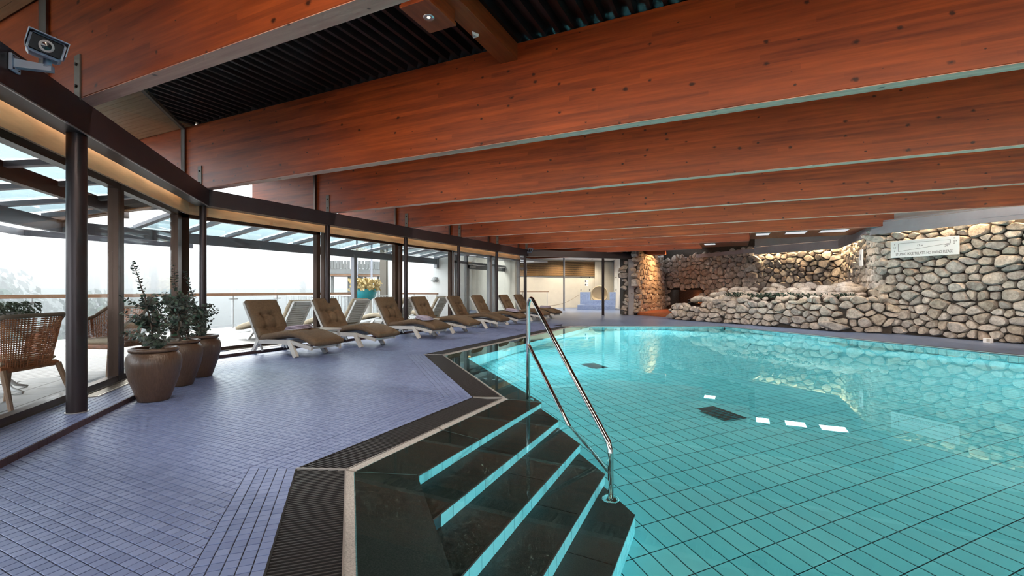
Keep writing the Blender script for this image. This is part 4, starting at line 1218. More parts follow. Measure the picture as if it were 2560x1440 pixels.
bs = empty('round_basin', (-7.05, 25.75, 0.85), math.radians(14), 'large round beige bowl standing upright behind the plunge bath', 'bowl')
m = MB(); prof = []
for i in range(9):
    a = i / 8 * math.pi / 2; prof.append((0.44 * math.sin(a), -0.34 * math.cos(a)))
V = MB(); V.lathe([(max(r, 0.002), z) for r, z in prof], 28, cap0=False)
V.lathe([(0.44, 0.0), (0.475, 0.0), (0.475, -0.04)] + [(max(0.475 * math.sin(a), 0.003), -0.40 * math.cos(a)) for a in (1.3, 1.0, 0.7, 0.35, 0.0)], 28, cap0=False)
V.v = [(x, -z - 0.1, y) for x, y, z in V.v]
V.build('bowl', 'beige_tub', bs, True)
gp = empty('glass_screen', (-7.75, 25.35, 0.96), math.radians(12), 'clear glass screen with two dark pictograms on the plunge bath post', 'glass screen')
MB().box(-0.28, 0.30, -0.006, 0.006, 0.02, 0.95).build('pane', 'panel_glass', gp)
for (x, z) in ((-0.24, 0.12), (0.24, 0.12), (-0.24, 0.82), (0.24, 0.82)):
    m = MB(); m.cyl((x, -0.02, z), (x, 0.02, z), 0.03, 10); m.build('clamp', 'iron_black', gp)
for z in (0.36, 0.56):
    MB().box(-0.03, 0.18, -0.012, -0.007, z - 0.02, z + 0.13).build('notice', 'sign_white', gp)
    MB().box(-0.015, 0.03, -0.015, -0.012, z, z + 0.10).build('pictogram', 'iron_black', gp)
    MB().box(0.06, 0.16, -0.015, -0.012, z + 0.045, z + 0.06).build('pictogram', 'plaster_grey', gp)
gp2 = empty('glass_screen', (-6.2, 25.75, 0.96), math.radians(12), 'narrow glass screen beside the white wall of the spa room', 'glass screen')
MB().box(-0.05, 0.16, -0.006, 0.006, 0.0, 0.95).build('pane', 'panel_glass', gp2)
for z in (0.12, 0.82):
    m = MB(); m.cyl((0.08, -0.02, z), (0.08, 0.02, z), 0.03, 10); m.build('clamp', 'iron_black', gp2)
vt = empty('wall_vent', (-5.55, 24.5, 0.45), math.radians(-78 + 180), 'small white louvred vent low on the spa wall', 'vent')
MB().box(-0.22, 0.22, -0.02, 0.01, -0.13, 0.13).build('frame', 'white_plastic', vt)
for i in range(5): MB().box(-0.19, 0.19, -0.03, -0.02, -0.10 + i * 0.045, -0.07 + i * 0.045).build('louvre', 'door_grey', vt)
# balustrade with glass and rope in the spa room
br = empty('spa_balustrade', (-10.7, 23.4, 0), math.radians(45), 'low glass balustrade with a dark handrail and rope in the spa room', 'balustrade')
m = MB(); m.bar((-1.5, 0, 0.98), (1.55, 0, 0.98), 0.06, 0.04); m.build('handrail', 'rail_wood', br)
for x in (-1.4, 0.0, 1.45):
    m = MB(); m.cyl((x, 0, 0), (x, 0, 0.96), 0.02, 8); m.build('post', 'alu', br)
for x0, x1 in ((-1.35, -0.05), (0.05, 1.4)):
    MB().box(x0, x1, -0.006, 0.006, 0.08, 0.88).build('pane', 'panel_glass', br)
m = MB(); m.tube([(1.5 + t * 1.9, -0.1, 0.20 + 0.62 * (t * t)) for t in [i / 10 for i in range(11)]], 0.018, 6); m.build('rope', 'rope', br)
# ------------------------------------------------------------------ terrace outside the glass
ter = empty('terrace_floor', kind='structure')
TZ = -0.05
m = MB(); m.box(-14.2, -8.0, -8, 16.5, -0.5, TZ - 0.03); m.prism([(-8.0, -8), (2.6, -8), (2.6, -6.2), (-8.0, 4.35)], -0.5, TZ - 0.03); m.build('sub_base', 'concrete', ter)
# pavers near the glass, timber planks further out
pv = MB(); pv.bbox(-0.198, 0.198, -0.198, 0.198, -0.03, 0.0, 0.003); pme = pv.mesh('paver'); pme.materials.append(M['paver'])
for i in range(26):
    for j in range(5):
        p = W1(-0.6 + i * 0.4, 0.85 + j * 0.4, 0)
        if p[0] < -8.1 or cam_depth(p[0], p[1]) < 0.6: continue
        inst(pme, 'paver', ter, (p[0], p[1], TZ), (0, 0, math.radians(-45)))
pk = MB(); pk.bbox(-0.068, 0.068, -11.0, 11.0, -0.03, 0.0, 0.003); kme = pk.mesh('plank'); kme.materials.append(M['deck_wood'])
for i in range(42):
    x = -8.17 - i * 0.142
    inst(kme, 'plank', ter, (x, 5.4, TZ - 0.001))
# railing
rl = empty('terrace_railing', (-13.8, 6, TZ), label='glass terrace railing with a brown wooden handrail', cat='railing')
def offr(o): o.location = Vector(o.location) - Vector((-13.8, 6, TZ)); return o
m = MB(); m.bar((-13.8, -4, 0.95), (-13.8, 15.1, 0.95), 0.10, 0.085); offr(m.build('handrail', 'rail_wood', rl))
for i in range(13):
    y = -2.9 + i * 1.5
    m = MB(); m.cyl((-13.85, y, TZ), (-13.85, y, 0.93), 0.022, 8); offr(m.build('post', 'alu', rl))
    m = MB(); m.box(-13.88, -13.80, y - 0.12, y + 0.12, 0.80, 0.83); offr(m.build('clamp', 'alu', rl))
    m = MB(); m.box(-13.92, -13.908, y + 0.03, y + 1.47, 0.05, 1.12); offr(m.build('pane', 'panel_glass', rl))
# barred balustrade in front of the neighbouring facade
bb = empty('bar_balustrade', (-12.6, 13.3, TZ), label='low white balustrade with thin upright bars beside the white wall', cat='balustrade')
m = MB(); m.bar((-4.2, 0, 0.92), (2.9, 0, 0.92), 0.05, 0.03); m.build('handrail', 'white_plastic', bb)
for i in range(50):
    m = MB(); m.box(-4.2 + i * 0.145, -4.185 + i * 0.145, -0.008, 0.008, 0.08, 0.91); m.build('bar', 'alu', bb)
wr2 = empty('wall_rail', (-10.2, 13.9, 0.9), label='wooden handrail fixed in front of the white outside wall', cat='railing')
m = MB(); m.bar((-1.5, 0, 0.05), (0.5, 0, 0.05), 0.07, 0.045); m.build('handrail', 'rail_wood', wr2)
for x in (-0.55, 0.45):
    m = MB(); m.cyl((x, 0, -0.95), (x, 0, 0.03), 0.022, 8); m.build('post', 'alu', wr2)

# glass canopy over the terrace
cn = empty('glass_canopy', (-9.9, 8, 2.1), label='sloping glass canopy on grey steel rafters over the terrace', cat='canopy')
def offc(o): o.location = Vector(o.location) - Vector((-9.9, 8, 2.1)); return o
CXo, CZo = -9.9, 2.12
def cz(x): return 2.235 + (x - CXo) * 0.143
kx, ky = -9.9, 3.57     # bend of the outer beam
def C1(t, off, z):      # along the slanted side: off measured outward from the kerb line
    return W1(t, off, z)
cb = isect(W1(0, 2.4, 0)[:2], W1(5, 2.4, 0)[:2], (CXo, 0), (CXo, 5))
m = MB(); run(m, [W1(9, 2.4, 0)[:2], cb, (CXo, 14.15)], 0.09, 2.02, 2.22); offc(m.build('outer_beam', 'canopy_steel', cn))
m = MB(); run(m, [W1(9, 3.0, 0)[:2], isect(W1(0, 3.0, 0)[:2], W1(5, 3.0, 0)[:2], (CXo - 0.6, 0), (CXo - 0.6, 5)), (CXo - 0.6, 6.0)], 0.06, 1.98, 2.08); offc(m.build('outer_beam', 'canopy_steel', cn))
m = MB(); run(m, [W1(9, 1.35, 0)[:2], isect(W1(0, 1.35, 0)[:2], W1(5, 1.35, 0)[:2], (-8.85, 0), (-8.85, 5))], 0.08, 2.24, 2.42); offc(m.build('purlin', 'bronze_frame', cn))
for i in range(12):
    y = 4.68 + i * 0.85
    m = MB(); m.bar((-8.1, y, cz(-8.1)), (CXo, y, cz(CXo)), 0.10, 0.06); offc(m.build('rafter', 'canopy_steel', cn))
    if i < 11:
        m = MB(); x0, x1 = -8.1, CXo - 0.25
        m.add([(x0, y + 0.03, cz(x0) + 0.05), (x0, y + 0.82, cz(x0) + 0.05), (x1, y + 0.82, cz(x1) + 0.05), (x1, y + 0.03, cz(x1) + 0.05)], [(0, 1, 2, 3)]); offc(m.build('pane', 'canopy_glass', cn))
for i in range(9):
    t = -0.55 + i * 0.95
    a = W1(t, 0.6, 2.49); b = W1(t, 2.4, 2.235)
    m = MB(); m.bar(a, b, 0.09, 0.06); offc(m.build('rafter', 'canopy_steel', cn))
    p = [W1(t + 0.04, 0.6, 2.53), W1(t + 0.91, 0.6, 2.53), W1(t + 0.91, 2.7, 2.25), W1(t + 0.04, 2.7, 2.25)]
    m = MB(); m.add(p, [(0, 1, 2, 3)]); offc(m.build('pane', 'canopy_glass', cn))
m = MB(); m.bar((-8.05, 4.3, 2.52), (-10.0, 3.5, 2.24), 0.12, 0.16); offc(m.build('hip_rafter', 'bronze_frame', cn))
m = MB(); m.box(CXo - 0.06, CXo + 0.06, 10.0, 10.12, TZ, 2.1); offc(m.build('post', 'canopy_steel', cn))
m = MB(); m.bbox(CXo - 0.07, CXo + 0.07, 14.03, 14.15, 1.88, 2.30, 0.01); offc(m.build('wall_shoe', 'door_grey', cn))

# neighbouring white wall with lamp, brown pier and curtain wall
nb = MB(); nb.box(-12.2, -9.2, 14.15, 14.45, -0.5, 4.2); tag(nb.build('wall_outside_white', 'plaster_white'), kind='structure')
nb = MB(); nb.box(-12.5, -12.2, 14.05, 14.5, -0.5, 4.2); tag(nb.build('wall_outside_pier', 'bracket_paint'), kind='structure')
wl = empty('wall_lamp', (-9.98, 14.13, 1.40), label='white half-round lamp on the outside white wall', cat='wall lamp')
m = MB(); m.lathe([(0.15, 0.0), (0.15, 0.04), (0.11, 0.12), (0.03, 0.16)], 20, cap0=True, cap1=True); m.v = [(x, -abs(y), z) for x, y, z in m.v]; m.build('shade', 'white_plastic', wl, True)
MB().box(-0.09, 0.09, 0, 0.02, -0.02, 0.16).build('back_plate', 'door_grey', wl)
# glazed draught lobby with its grey doors
lb_ = empty('wall_lobby', (-9.2, 14.15, 0), kind='structure')
def offl(o): o.location = Vector(o.location) - Vector((-9.2, 14.15, 0)); return o
m = MB(); m.box(-9.3, -8.1, 14.15, 20.5, 2.36, 2.44); offl(m.build('lobby_ceiling', 'door_grey', lb_))
m = MB(); m.box(-9.26, -9.14, 14.15, 20.5, 2.06, 2.14); offl(m.build('transom', 'door_grey', lb_))
for y in (14.2, 15.0, 16.85, 17.2, 18.9, 19.3, 20.4):
    m = MB(); m.box(-9.26, -9.14, y - 0.05, y + 0.05, 0, 2.4); offl(m.build('mullion', 'door_grey', lb_))
for y0, y1 in ((14.25, 14.95), (16.9, 17.15), (18.95, 19.25), (19.35, 20.35)):
    m = MB(); m.box(-9.21, -9.20, y0, y1, 0.05, 2.06); offl(m.build('pane', 'panel_glass', lb_))
m = MB(); m.box(-9.21, -9.20, 14.25, 20.35, 2.14, 2.36); offl(m.build('pane', 'panel_glass', lb_))
for k in range(5):
    m = MB(); m.box(-9.0, -8.3, 14.9 + k * 1.1, 14.97 + k * 1.1, 2.345, 2.36); offl(m.build('light_strip', 'panel_light', lb_))
for n_, (y0, y1) in ((1, (15.06, 16.79)), (2, (17.26, 18.84))):
    d = empty('door_%d' % n_, (-9.2, y0, 0), kind='structure')
    def offq(o): o.location = Vector(o.location) - Vector((-9.2, y0, 0)); return o
    for a, b, c, e in ((y0, y0 + 0.13, 0.02, 2.04), (y1 - 0.13, y1, 0.02, 2.04), (y0, y1, 0.02, 0.22), (y0, y1, 1.88, 2.04)):
        m = MB(); m.box(-9.235, -9.165, a, b, c, e); offq(m.build('door_stile', 'door_grey', d))
    m = MB(); m.box(-9.206, -9.194, y0 + 0.13, y1 - 0.13, 0.22, 1.88); offq(m.build('pane', 'panel_glass', d))
    m = MB(); m.tube([(-9.16, y1 - 0.16, 0.85), (-9.08, y1 - 0.19, 0.9), (-9.07, y1 - 0.2, 1.1), (-9.08, y1 - 0.19, 1.22), (-9.16, y1 - 0.16, 1.27)], 0.022, 8); offq(m.build('door_handle', 'white_plastic', d, True))
    m = MB(); m.box(-9.165, -9.10, y0 + 0.15, y0 + 0.5, 1.92, 2.0); m.box(-9.14, -9.12, y0 + 0.4, y0 + 0.95, 2.01, 2.03); offq(m.build('door_closer', 'white_plastic', d))
m = MB(); m.box(-13, -12.9, 15, 24, -0.5, 2.6); tag(m.build('wall_courtyard', 'plaster_white'), kind='structure')
# round lookout terrace of the next building
tw = empty('lookout_terrace', (-23.6, 24.1, -4), label='grey round terrace with a slatted parapet on the building behind the railing', cat='building')
def disc(name, r, z0, z1, mt):
    m = MB(); m.lathe([(r, z0), (r, z1)], 40, cap0=True, cap1=True); return m.build(name, mt, tw, auto=30)
disc('terrace_slab', 1.95, 6.0, 6.12, 'rail_wood'); disc('terrace_edge', 2.0, 6.12, 6.42, 'concrete')
disc('slab_core', 0.5, -3, 6.0, 'concrete')
for k in range(56):
    a = k / 56 * 2 * math.pi
    m = MB(); m.box(-0.085, 0.085, -0.03, 0.03, 0, 0.5); o = m.build('parapet_slat', 'concrete', tw); o.location = (2.0 * math.cos(a), 2.0 * math.sin(a), 6.46); o.rotation_euler = (0, 0, a + math.pi / 2)
for a in (0.4, 1.9, 3.6, 4.4, 5.3):
    m = MB(); m.cyl((1.6 * math.cos(a), 1.6 * math.sin(a), -2), (1.6 * math.cos(a), 1.6 * math.sin(a), 6.05), 0.07, 10); m.build('support', 'concrete', tw)
for k in range(3):
    m = MB(); m.box(2.0 + k * 1.2, 2.08 + k * 1.2, -2.0, -1.92, -2, 8.5); m.build('facade_mullion', 'canopy_steel', tw)
m = MB(); m.box(2.0, 5.2, -1.92, -1.90, -2, 8.5); m.build('facade_pane', 'panel_glass', tw)
# misty valley, house, trees
gd = MB(); gd.box(-160, 20, -80, 190, -9.2, -9); tag(gd.build('ground_valley', 'ground_far'), kind='structure')
hs = empty('gable_house', (-31, 17.5, -9), math.radians(25), 'white gabled house with a pale slate roof below the terrace', 'house')
m = MB(); m.box(-2.2, 2.2, -4.5, 4.5, 0, 5.4); m.build('wall', 'plaster_white', hs)
m = MB(); m.add([(-2.2, -4.5, 5.4), (2.2, -4.5, 5.4), (0, -4.5, 7.4), (-2.2, 4.5, 5.4), (2.2, 4.5, 5.4), (0, 4.5, 7.4)], [(0, 1, 2), (5, 4, 3)]); m.build('gable', 'plaster_white', hs)
m = MB(); m.bar((-1.25, -4.8, 6.42), (-1.25, 4.8, 6.42), 3.4, 0.12, up=(-0.74, 0, 0.82)); m.bar((1.25, -4.8, 6.42), (1.25, 4.8, 6.42), 3.4, 0.12, up=(0.74, 0, 0.82)); m.build('roof', 'roof_slate', hs)
for x in (-0.7, 0.7):
    m = MB(); m.box(x - 0.35, x + 0.35, -4.54, -4.5, 3.6, 5.0); w_ = m.build('window', 'roof_slate', hs)
def broad_tree(loc, h, r, seed, label):
    rg = random.Random(seed); e = empty('distant_tree', loc, 0, label, 'tree', 'misty trees beyond the railing')
    m = MB(); m.tube([(0, 0, 0), (0.1, 0, h * 0.4), (0, 0.1, h * 0.7)], [0.25, 0.18, 0.08], 7); m.build('trunk', 'stem_bark', e)
    m = MB()
    for _ in range(42):
        a = rg.uniform(0, 6.28); q = r * rg.uniform(0, 1) ** 0.5; z = h * rg.uniform(0.45, 0.98); q *= math.sin(min(1, (h - z) / (h * 0.3) + 0.25) * 1.57)
        leaf_clump(m, (q * math.cos(a), q * math.sin(a), z), r * 0.30, 26, 0.24, rg, 1.0)
    m.build('foliage', 'tree_far', e)['kind'] = 'stuff'
def conifer(loc, h, r, seed, label):
    rg = random.Random(seed); e = empty('distant_conifer', loc, 0, label, 'tree', 'misty trees beyond the railing')
    m = MB(); m.cyl((0, 0, 0), (0, 0, h * 0.98), 0.2, 7, 0.03); m.build('trunk', 'stem_bark', e)
    m = MB()
    for i in range(26):
        z = h * (0.12 + 0.86 * i / 26); q = r * (1 - i / 26.5)
        for k in range(7):
            a = rg.uniform(0, 6.28); p = (0.5 * q * math.cos(a), 0.5 * q * math.sin(a), z)
            leaf_clump(m, p, max(0.12, q * 0.6), 8, 0.28, rg, 0.3)
    m.build('foliage', 'tree_far', e)['kind'] = 'stuff'
for i, (x, y, h, r) in enumerate(((-31, 4.0, 10.2, 3.0), (-30, 7.6, 9.6, 2.6), (-35, 10.5, 10.6, 3.0), (-30, 12.2, 9.2, 2.4), (-26, 1.5, 10.3, 2.6), (-33, 15.0, 9.6, 2.4))):
    broad_tree((x, y, -9), h, r, 20 + i, ['pale misty tree left of the thick column', 'misty tree behind the wicker chair', 'misty tree crown just right of the thick column', 'misty bush behind the clay pots', 'misty tree at the left picture edge', 'low misty tree beside the gabled house'][i])
for i, (x, y, h) in enumerate(((-37.5, 31.5, 11.3), (-34.5, 38.5, 12.6), (-37.0, 37.0, 11.0))):
    conifer((x, y, -9), h, 1.5, 40 + i, ['slim misty conifer left of the second column', 'tall misty conifer under the round terrace', 'faint conifer beside the tall misty one'][i])

# ------------------------------------------------------------------ terrace furniture
def wicker_chair(loc, rz, label):
    c = empty('wicker_chair', loc, rz, label, 'chair', 'wicker terrace chairs')
    # local: y = facing direction, back at -y
    for x in (-1, 1):
        m = MB(); m.tube([(x * 0.27, -0.24, 0.40), (x * 0.31, -0.36, 0.0)], [0.026, 0.018], 8); m.build('leg', 'chair_wood', c)
        m = MB(); m.tube([(x * 0.27, 0.24, 0.40), (x * 0.29, 0.30, 0.0)], [0.026, 0.018], 8); m.build('leg', 'chair_wood', c)
    # woven tub: back curving into the arms
    def rim(s):     # s -1..1 around the back
        a = s * 1.9; sn_, cs_ = math.sin(a), math.cos(a)
        return 0.35 * math.copysign(abs(sn_) ** 0.55, sn_), -0.31 * math.copysign(abs(cs_) ** 0.55, cs_), 0.90 - 0.26 * max(0.0, (abs(s) - 0.42) / 0.58) ** 1.4
    bk = MB(); nS, nR = 46, 24
    for i in range(nS):
        s0 = -1 + 2 * i / nS; s1 = s0 + 2 / nS * 0.8
        for j in range(nR):
            f0 = j / nR; f1 = f0 + 0.8 / nR
            P = []
            for s, f in ((s0, f0), (s1, f0), (s1, f1), (s0, f1)):
                x, y, z = rim(s); k = 0.80 + 0.20 * f; P.append((x * k, y * k - 0.02 * f, 0.40 + (z - 0.40) * f))
            bk.add(P, [(0, 1, 2, 3)], random.random())
    for i in range(nS):
        s = -1 + 2 * (i + 0.3) / nS; x, y, z = rim(s); bk.tube([(x * 0.8, y * 0.8, 0.40), (x * 0.9, y * 0.9 - 0.01, (0.4 + z) / 2), (x, y - 0.02, z)], 0.0055, 4, False)
    for j in range(nR):
        f = (j + 0.3) / nR; pts = []
        for i in range(25):
            s = -1 + 2 * i / 24; x, y, z = rim(s); k = 0.80 + 0.20 * f; pts.append((x * k, y * k - 0.02 * f, 0.40 + (z - 0.40) * f))
        bk.tube(pts, 0.0045, 4, False)
    o = bk.build('woven_back', 'wicker', c); o['kind'] = 'stuff'
    m = MB(); m.tube([tuple(np.array(rim(-1 + 2 * i / 24)) + np.array([0, -0.02, 0.0])) for i in range(25)], 0.022, 8); m.build('rim', 'wicker_rim', c, True)
    m = MB(); m.bbox(-0.29, 0.29, -0.24, 0.29, 0.37, 0.43, 0.02); m.build('seat', 'wicker', c)
    m = MB(); m.bbox(-0.27, 0.27, -0.22, 0.27, 0.43, 0.49, 0.025); m.build('seat_cushion', 'cushion_out', c)
    return c
wicker_chair((-6.42, 1.95, TZ), math.radians(118), 'brown wicker armchair in the left foreground with its back to the glass')
wicker_chair((-7.75, 3.35, TZ), math.radians(200), 'brown wicker armchair half hidden behind the thick steel column')
tb = empty('terrace_table', (-7.45, 2.15, TZ), 0, 'round white terrace table on curved legs behind the wicker chair', 'table')
m = MB(); m.lathe([(0.42, 0.70), (0.43, 0.715), (0.42, 0.73)], 36, cap0=True, cap1=True); m.build('table_top', 'white_plastic', tb, auto=40)
m = MB(); m.cyl((0, 0, 0.25), (0, 0, 0.70), 0.03, 12); m.build('stem', 'white_plastic', tb)
for k in range(4):
    a = k * math.pi / 2 + 0.4
    m = MB(); m.tube([(0.02 * math.cos(a), 0.02 * math.sin(a), 0.42), (0.10 * math.cos(a), 0.10 * math.sin(a), 0.18), (0.24 * math.cos(a), 0.24 * math.sin(a), 0.05), (0.36 * math.cos(a), 0.36 * math.sin(a), 0.015)], [0.025, 0.024, 0.02, 0.016], 8); m.build('foot', 'white_plastic', tb, True)
rg = random.Random(77)
pt_ = empty('table_planter', (-7.55, 2.25, TZ + 0.73), 0, 'grey planter with feathery green herbs on the terrace table', 'planter')
m = MB(); m.lathe([(0.14, 0), (0.17, 0.16), (0.16, 0.16), (0.14, 0.10)], 24, cap0=True, cap1=True); m.build('tub', 'plaster_grey', pt_, auto=40)
m = MB(); leaf_clump(m, (0, 0, 0.12), 0.34, 900, 0.022, rg, 0.45); m.build('foliage', 'shrub_leaf', pt_)['kind'] = 'stuff'
bp = empty('blue_planter', (-7.15, 3.75, TZ), 0, 'round dark blue glazed planter standing outside behind the steel column', 'planter')
m = MB(); m.lathe([(0.16, 0), (0.25, 0.10), (0.29, 0.25), (0.27, 0.38), (0.24, 0.38), (0.22, 0.30)], 32, cap0=True, cap1=True); m.build('tub', 'glaze_blue', bp, auto=50)
m = MB(); leaf_clump(m, (0, 0, 0.33), 0.26, 260, 0.03, rg, 0.5); m.build('foliage', 'shrub_leaf', bp)['kind'] = 'stuff'
tp = empty('teal_planter', (-12.0, 12.7, 0.72), 0, 'turquoise glazed bowl of dried yellow flowers near the white wall', 'planter')
m = MB(); m.lathe([(0.20, 0), (0.36, 0.10), (0.42, 0.28), (0.40, 0.40), (0.36, 0.40), (0.34, 0.32)], 32, cap0=True, cap1=True); m.build('bowl', 'glaze_teal', tp, auto=50)
m = MB(); m.cyl((0, 0, -0.77), (0, 0, 0), 0.25, 20); m.build('plinth', 'plaster_white', tp, auto=40)
m = MB(); leaf_clump(m, (0, 0, 0.36), 0.55, 520, 0.09, rg, 0.7); m.build('flowers', 'dry_flower', tp)['kind'] = 'stuff'

# mist in the valley
def mist():
    m = bpy.data.materials.new('valley_mist'); m.use_nodes = True; M['valley_mist'] = m
    nt = m.node_tree; nt.nodes.clear()
    out = nt.nodes.new('ShaderNodeOutputMaterial'); v = nt.nodes.new('ShaderNodeVolumeScatter')
    v.inputs['Color'].default_value = (0.97, 0.98, 1, 1); v.inputs['Density'].default_value = 0.12
    L(nt, v.outputs[0], out.inputs['Volume'])
mist()
mb_ = MB(); mb_.box(-110, -25.8, -70, 120, -8.9, 5.0); tag(mb_.build('valley_mist', 'valley_mist'), 'white mist hanging over the valley beyond the railing', 'mist', kind='stuff')
# ------------------------------------------------------------------ sun loungers
LWID = 0.60
def catmull(pts, n):
    P = [Vector((p[0], 0, p[1])) for p in pts]; P = [P[0] * 2 - P[1]] + P + [P[-1] * 2 - P[-2]]; out = []
    for i in range(1, len(P) - 2):
        for k in range(n):
            t = k / n; a, b, c, d = P[i - 1:i + 3]
            out.append(0.5 * ((2 * b) + (c - a) * t + (2 * a - 5 * b + 4 * c - d) * t * t + (3 * b - a - 3 * c + d) * t ** 3))
    out.append(P[-2]); return out
def cushion(path, th, seams, tufts, seed, wid=LWID, puff=1.0):
    rg = random.Random(seed); pts = catmull(path, 12); n = len(pts); nt = 26
    ln = [0.0]
    for i in range(1, n): ln.append(ln[-1] + (pts[i] - pts[i - 1]).length)
    tot = ln[-1]; m = MB(); V = []; nt = 26
    for side in (1, -1):
        for i, p in enumerate(pts):
            t = (pts[min(i + 1, n - 1)] - pts[max(i - 1, 0)]).normalized(); nr = Vector((-t.z, 0, t.x))
            if nr.z < 0: nr = -nr
            s = ln[i] / tot
            for k in range(nt + 1):
                w = k / nt
                e = max(0.0, 1 - abs(2 * w - 1) ** 5) ** 0.5 * max(0.0, 1 - abs(2 * s - 1) ** 12) ** 0.5
                h = 0.5 + 0.5 * e
                if side == 1:
                    for s0 in seams:
                        h -= 0.62 * math.exp(-((s - s0) * tot / 0.032) ** 2) * (0.45 + 0.55 * e) * (0.6 if abs(w - .5) > .24 else 1)
                    for s0, w0 in tufts:
                        h -= 0.9 * math.exp(-(((s - s0) * tot) ** 2 + ((w - w0) * wid) ** 2) / 0.045 ** 2)
                    for w0 in (0.34, 0.66):
                        if seams and seams[0] < s < seams[-1]: h -= 0.40 * math.exp(-((w - w0) * wid / 0.028) ** 2)
                    h += 0.05 * math.sin(s * 23 + w * 9 + seed) * e
                q = p + nr * (th / 2 * h * puff * side) + Vector((0, (w - 0.5) * wid * (0.985 + 0.015 * math.sin(s * 17 + seed)), 0))
                V.append(q)
    F = []; W = nt + 1; B = n * W
    for i in range(n - 1):
        for k in range(nt):
            a = i * W + k; F.append((a, a + 1, a + W + 1, a + W)); b = B + a; F.append((b, b + W, b + W + 1, b + 1))
    for i in range(n - 1):
        a = i * W; F.append((a, a + W, B + a + W, B + a)); a = i * W + nt; F.append((a, B + a, B + a + W, a + W))
    for k in range(nt):
        F.append((k, B + k, B + k + 1, k + 1)); a = (n - 1) * W + k; F.append((a, a + 1, B + a + 1, B + a))
    m.add(V, F); return m
BACK = [(0.02, 0.90), (0.14, 0.72), (0.27, 0.50), (0.37, 0.34), (0.42, 0.285)]
SEAT = [(0.38, 0.275), (0.60, 0.30), (0.88, 0.345), (1.12, 0.375), (1.34, 0.36), (1.56, 0.30), (1.76, 0.235)]
def lounger_proto(name, fabric, frame, slatted):
    r = empty(name, (0, 0, 0))
    c = cushion(BACK, 0.125, (0.40, 0.76), [(0.40, 0.34), (0.40, 0.66), (0.76, 0.34), (0.76, 0.66)], 3); c.build('back_cushion', fabric, r, True)
    c = cushion(SEAT, 0.125, (0.33, 0.62), [(0.33, 0.34), (0.33, 0.66)], 5); c.build('seat_cushion', fabric, r, True)
    h = LWID / 2 - 0.03
    for s in (-1, 1):
        m = MB(); m.bar((0.30, s * h, 0.215), (1.18, s * h, 0.235), 0.04, 0.075); m.bar((1.18, s * h, 0.24), (1.66, s * h, 0.16), 0.036, 0.06); m.build('side_rail', frame, r)
        m = MB(); m.bar((0.36, s * h, 0.23), (0.22, s * (h + 0.03), 0.0), 0.05, 0.06, up=(1, 0, 0)); m.build('leg', frame, r)
        m = MB(); m.bar((1.14, s * h, 0.25), (1.34, s * (h + 0.035), 0.0), 0.055, 0.075, up=(1, 0, 0)); m.build('leg', frame, r)
        m = MB(); m.bar((-0.045, s * (h - 0.01), 0.86), (0.33, s * (h - 0.01), 0.24), 0.035, 0.05, up=(0.85, 0, 0.5)); m.build('back_rail', frame, r)
        m = MB(); m.bar((0.16, s * (h - 0.03), 0.48), (0.42, s * (h - 0.03), 0.05), 0.02, 0.035); m.build('prop', frame, r)
    for x, z in ((0.34, 0.20), (0.8, 0.215), (1.2, 0.225), (1.62, 0.16)):
        m = MB(); m.bar((x, -h, z), (x, h, z), 0.05, 0.03); m.build('cross_bar', frame, r)
    nsl = 11 if slatted else 5
    for k in range(nsl):
        f = (k + 0.5) / nsl; x = -0.03 + 0.34 * f; z = 0.84 - 0.56 * f
        m = MB(); m.bar((x, -h, z), (x, h, z), (0.047 if slatted else 0.05), 0.012, up=(0.85, 0, 0.52)); m.build('back_slat', frame, r)
    if slatted:
        for k in range(12):
            x = 0.5 + k * 0.095; z = 0.262 if x < 1.2 else 0.262 - (x - 1.2) * 0.17
            m = MB(); m.bar((x, -h, z), (x, h, z), 0.075, 0.012); m.build('seat_slat', frame, r)
    m = MB(); m.bar((-0.045, -h, 0.86), (-0.045, h, 0.86), 0.05, 0.04, up=(0.85, 0, 0.5)); m.build('top_bar', frame, r)
    return r
ly = [5.30, 6.76, 8.58, 9.88, 11.54, 12.99, 14.91, 16.2]
lbl = ['nearest brown tufted sun lounger, with a towel folded on its seat', 'second brown tufted sun lounger from the clay pots', 'third brown tufted sun lounger from the clay pots, a towel at its foot',
       'fourth brown tufted sun lounger from the clay pots', 'fifth brown tufted sun lounger from the clay pots', 'sixth brown tufted sun lounger from the clay pots, towel on it', 'seventh brown tufted sun lounger, next to last in the row', 'farthest pale brown sun lounger in front of the spa room']
proto = lounger_proto('sun_lounger', 'cushion_fabric', 'lounger_frame', False)
rg = random.Random(4)
for i, y in enumerate(ly):
    o = proto if i == 0 else copy_tree(proto)
    o.location = (-7.77 + (0.0 if i < 1 else rg.uniform(-0.03, 0.05)), y + LWID / 2, 0); o.rotation_euler = (0, 0, math.radians(rg.uniform(-1.5, 1.5)))
    tag(o, lbl[i], 'sun lounger', 'brown sun loungers in a row along the glass')
pro2 = lounger_proto('terrace_lounger', 'cushion_out', 'white_plastic', True)
lb2 = ['white slatted terrace lounger seen from behind between first two brown ones', 'white slatted terrace lounger behind the second brown one', 'white slatted terrace lounger behind the third brown one', 'white slatted terrace lounger near the outside white wall', 'white terrace lounger outside, behind the nearest brown one']
for i, y in enumerate((7.48, 9.35, 11.4, 13.1)):
    o = pro2 if i == 0 else copy_tree(pro2)
    o.location = (-8.95 if i < 4 else -9.1, y, TZ); o.rotation_euler = (0, 0, math.radians(180 + rg.uniform(-4, 4)))
    tag(o, lb2[i], 'sun lounger', 'white loungers on the terrace')
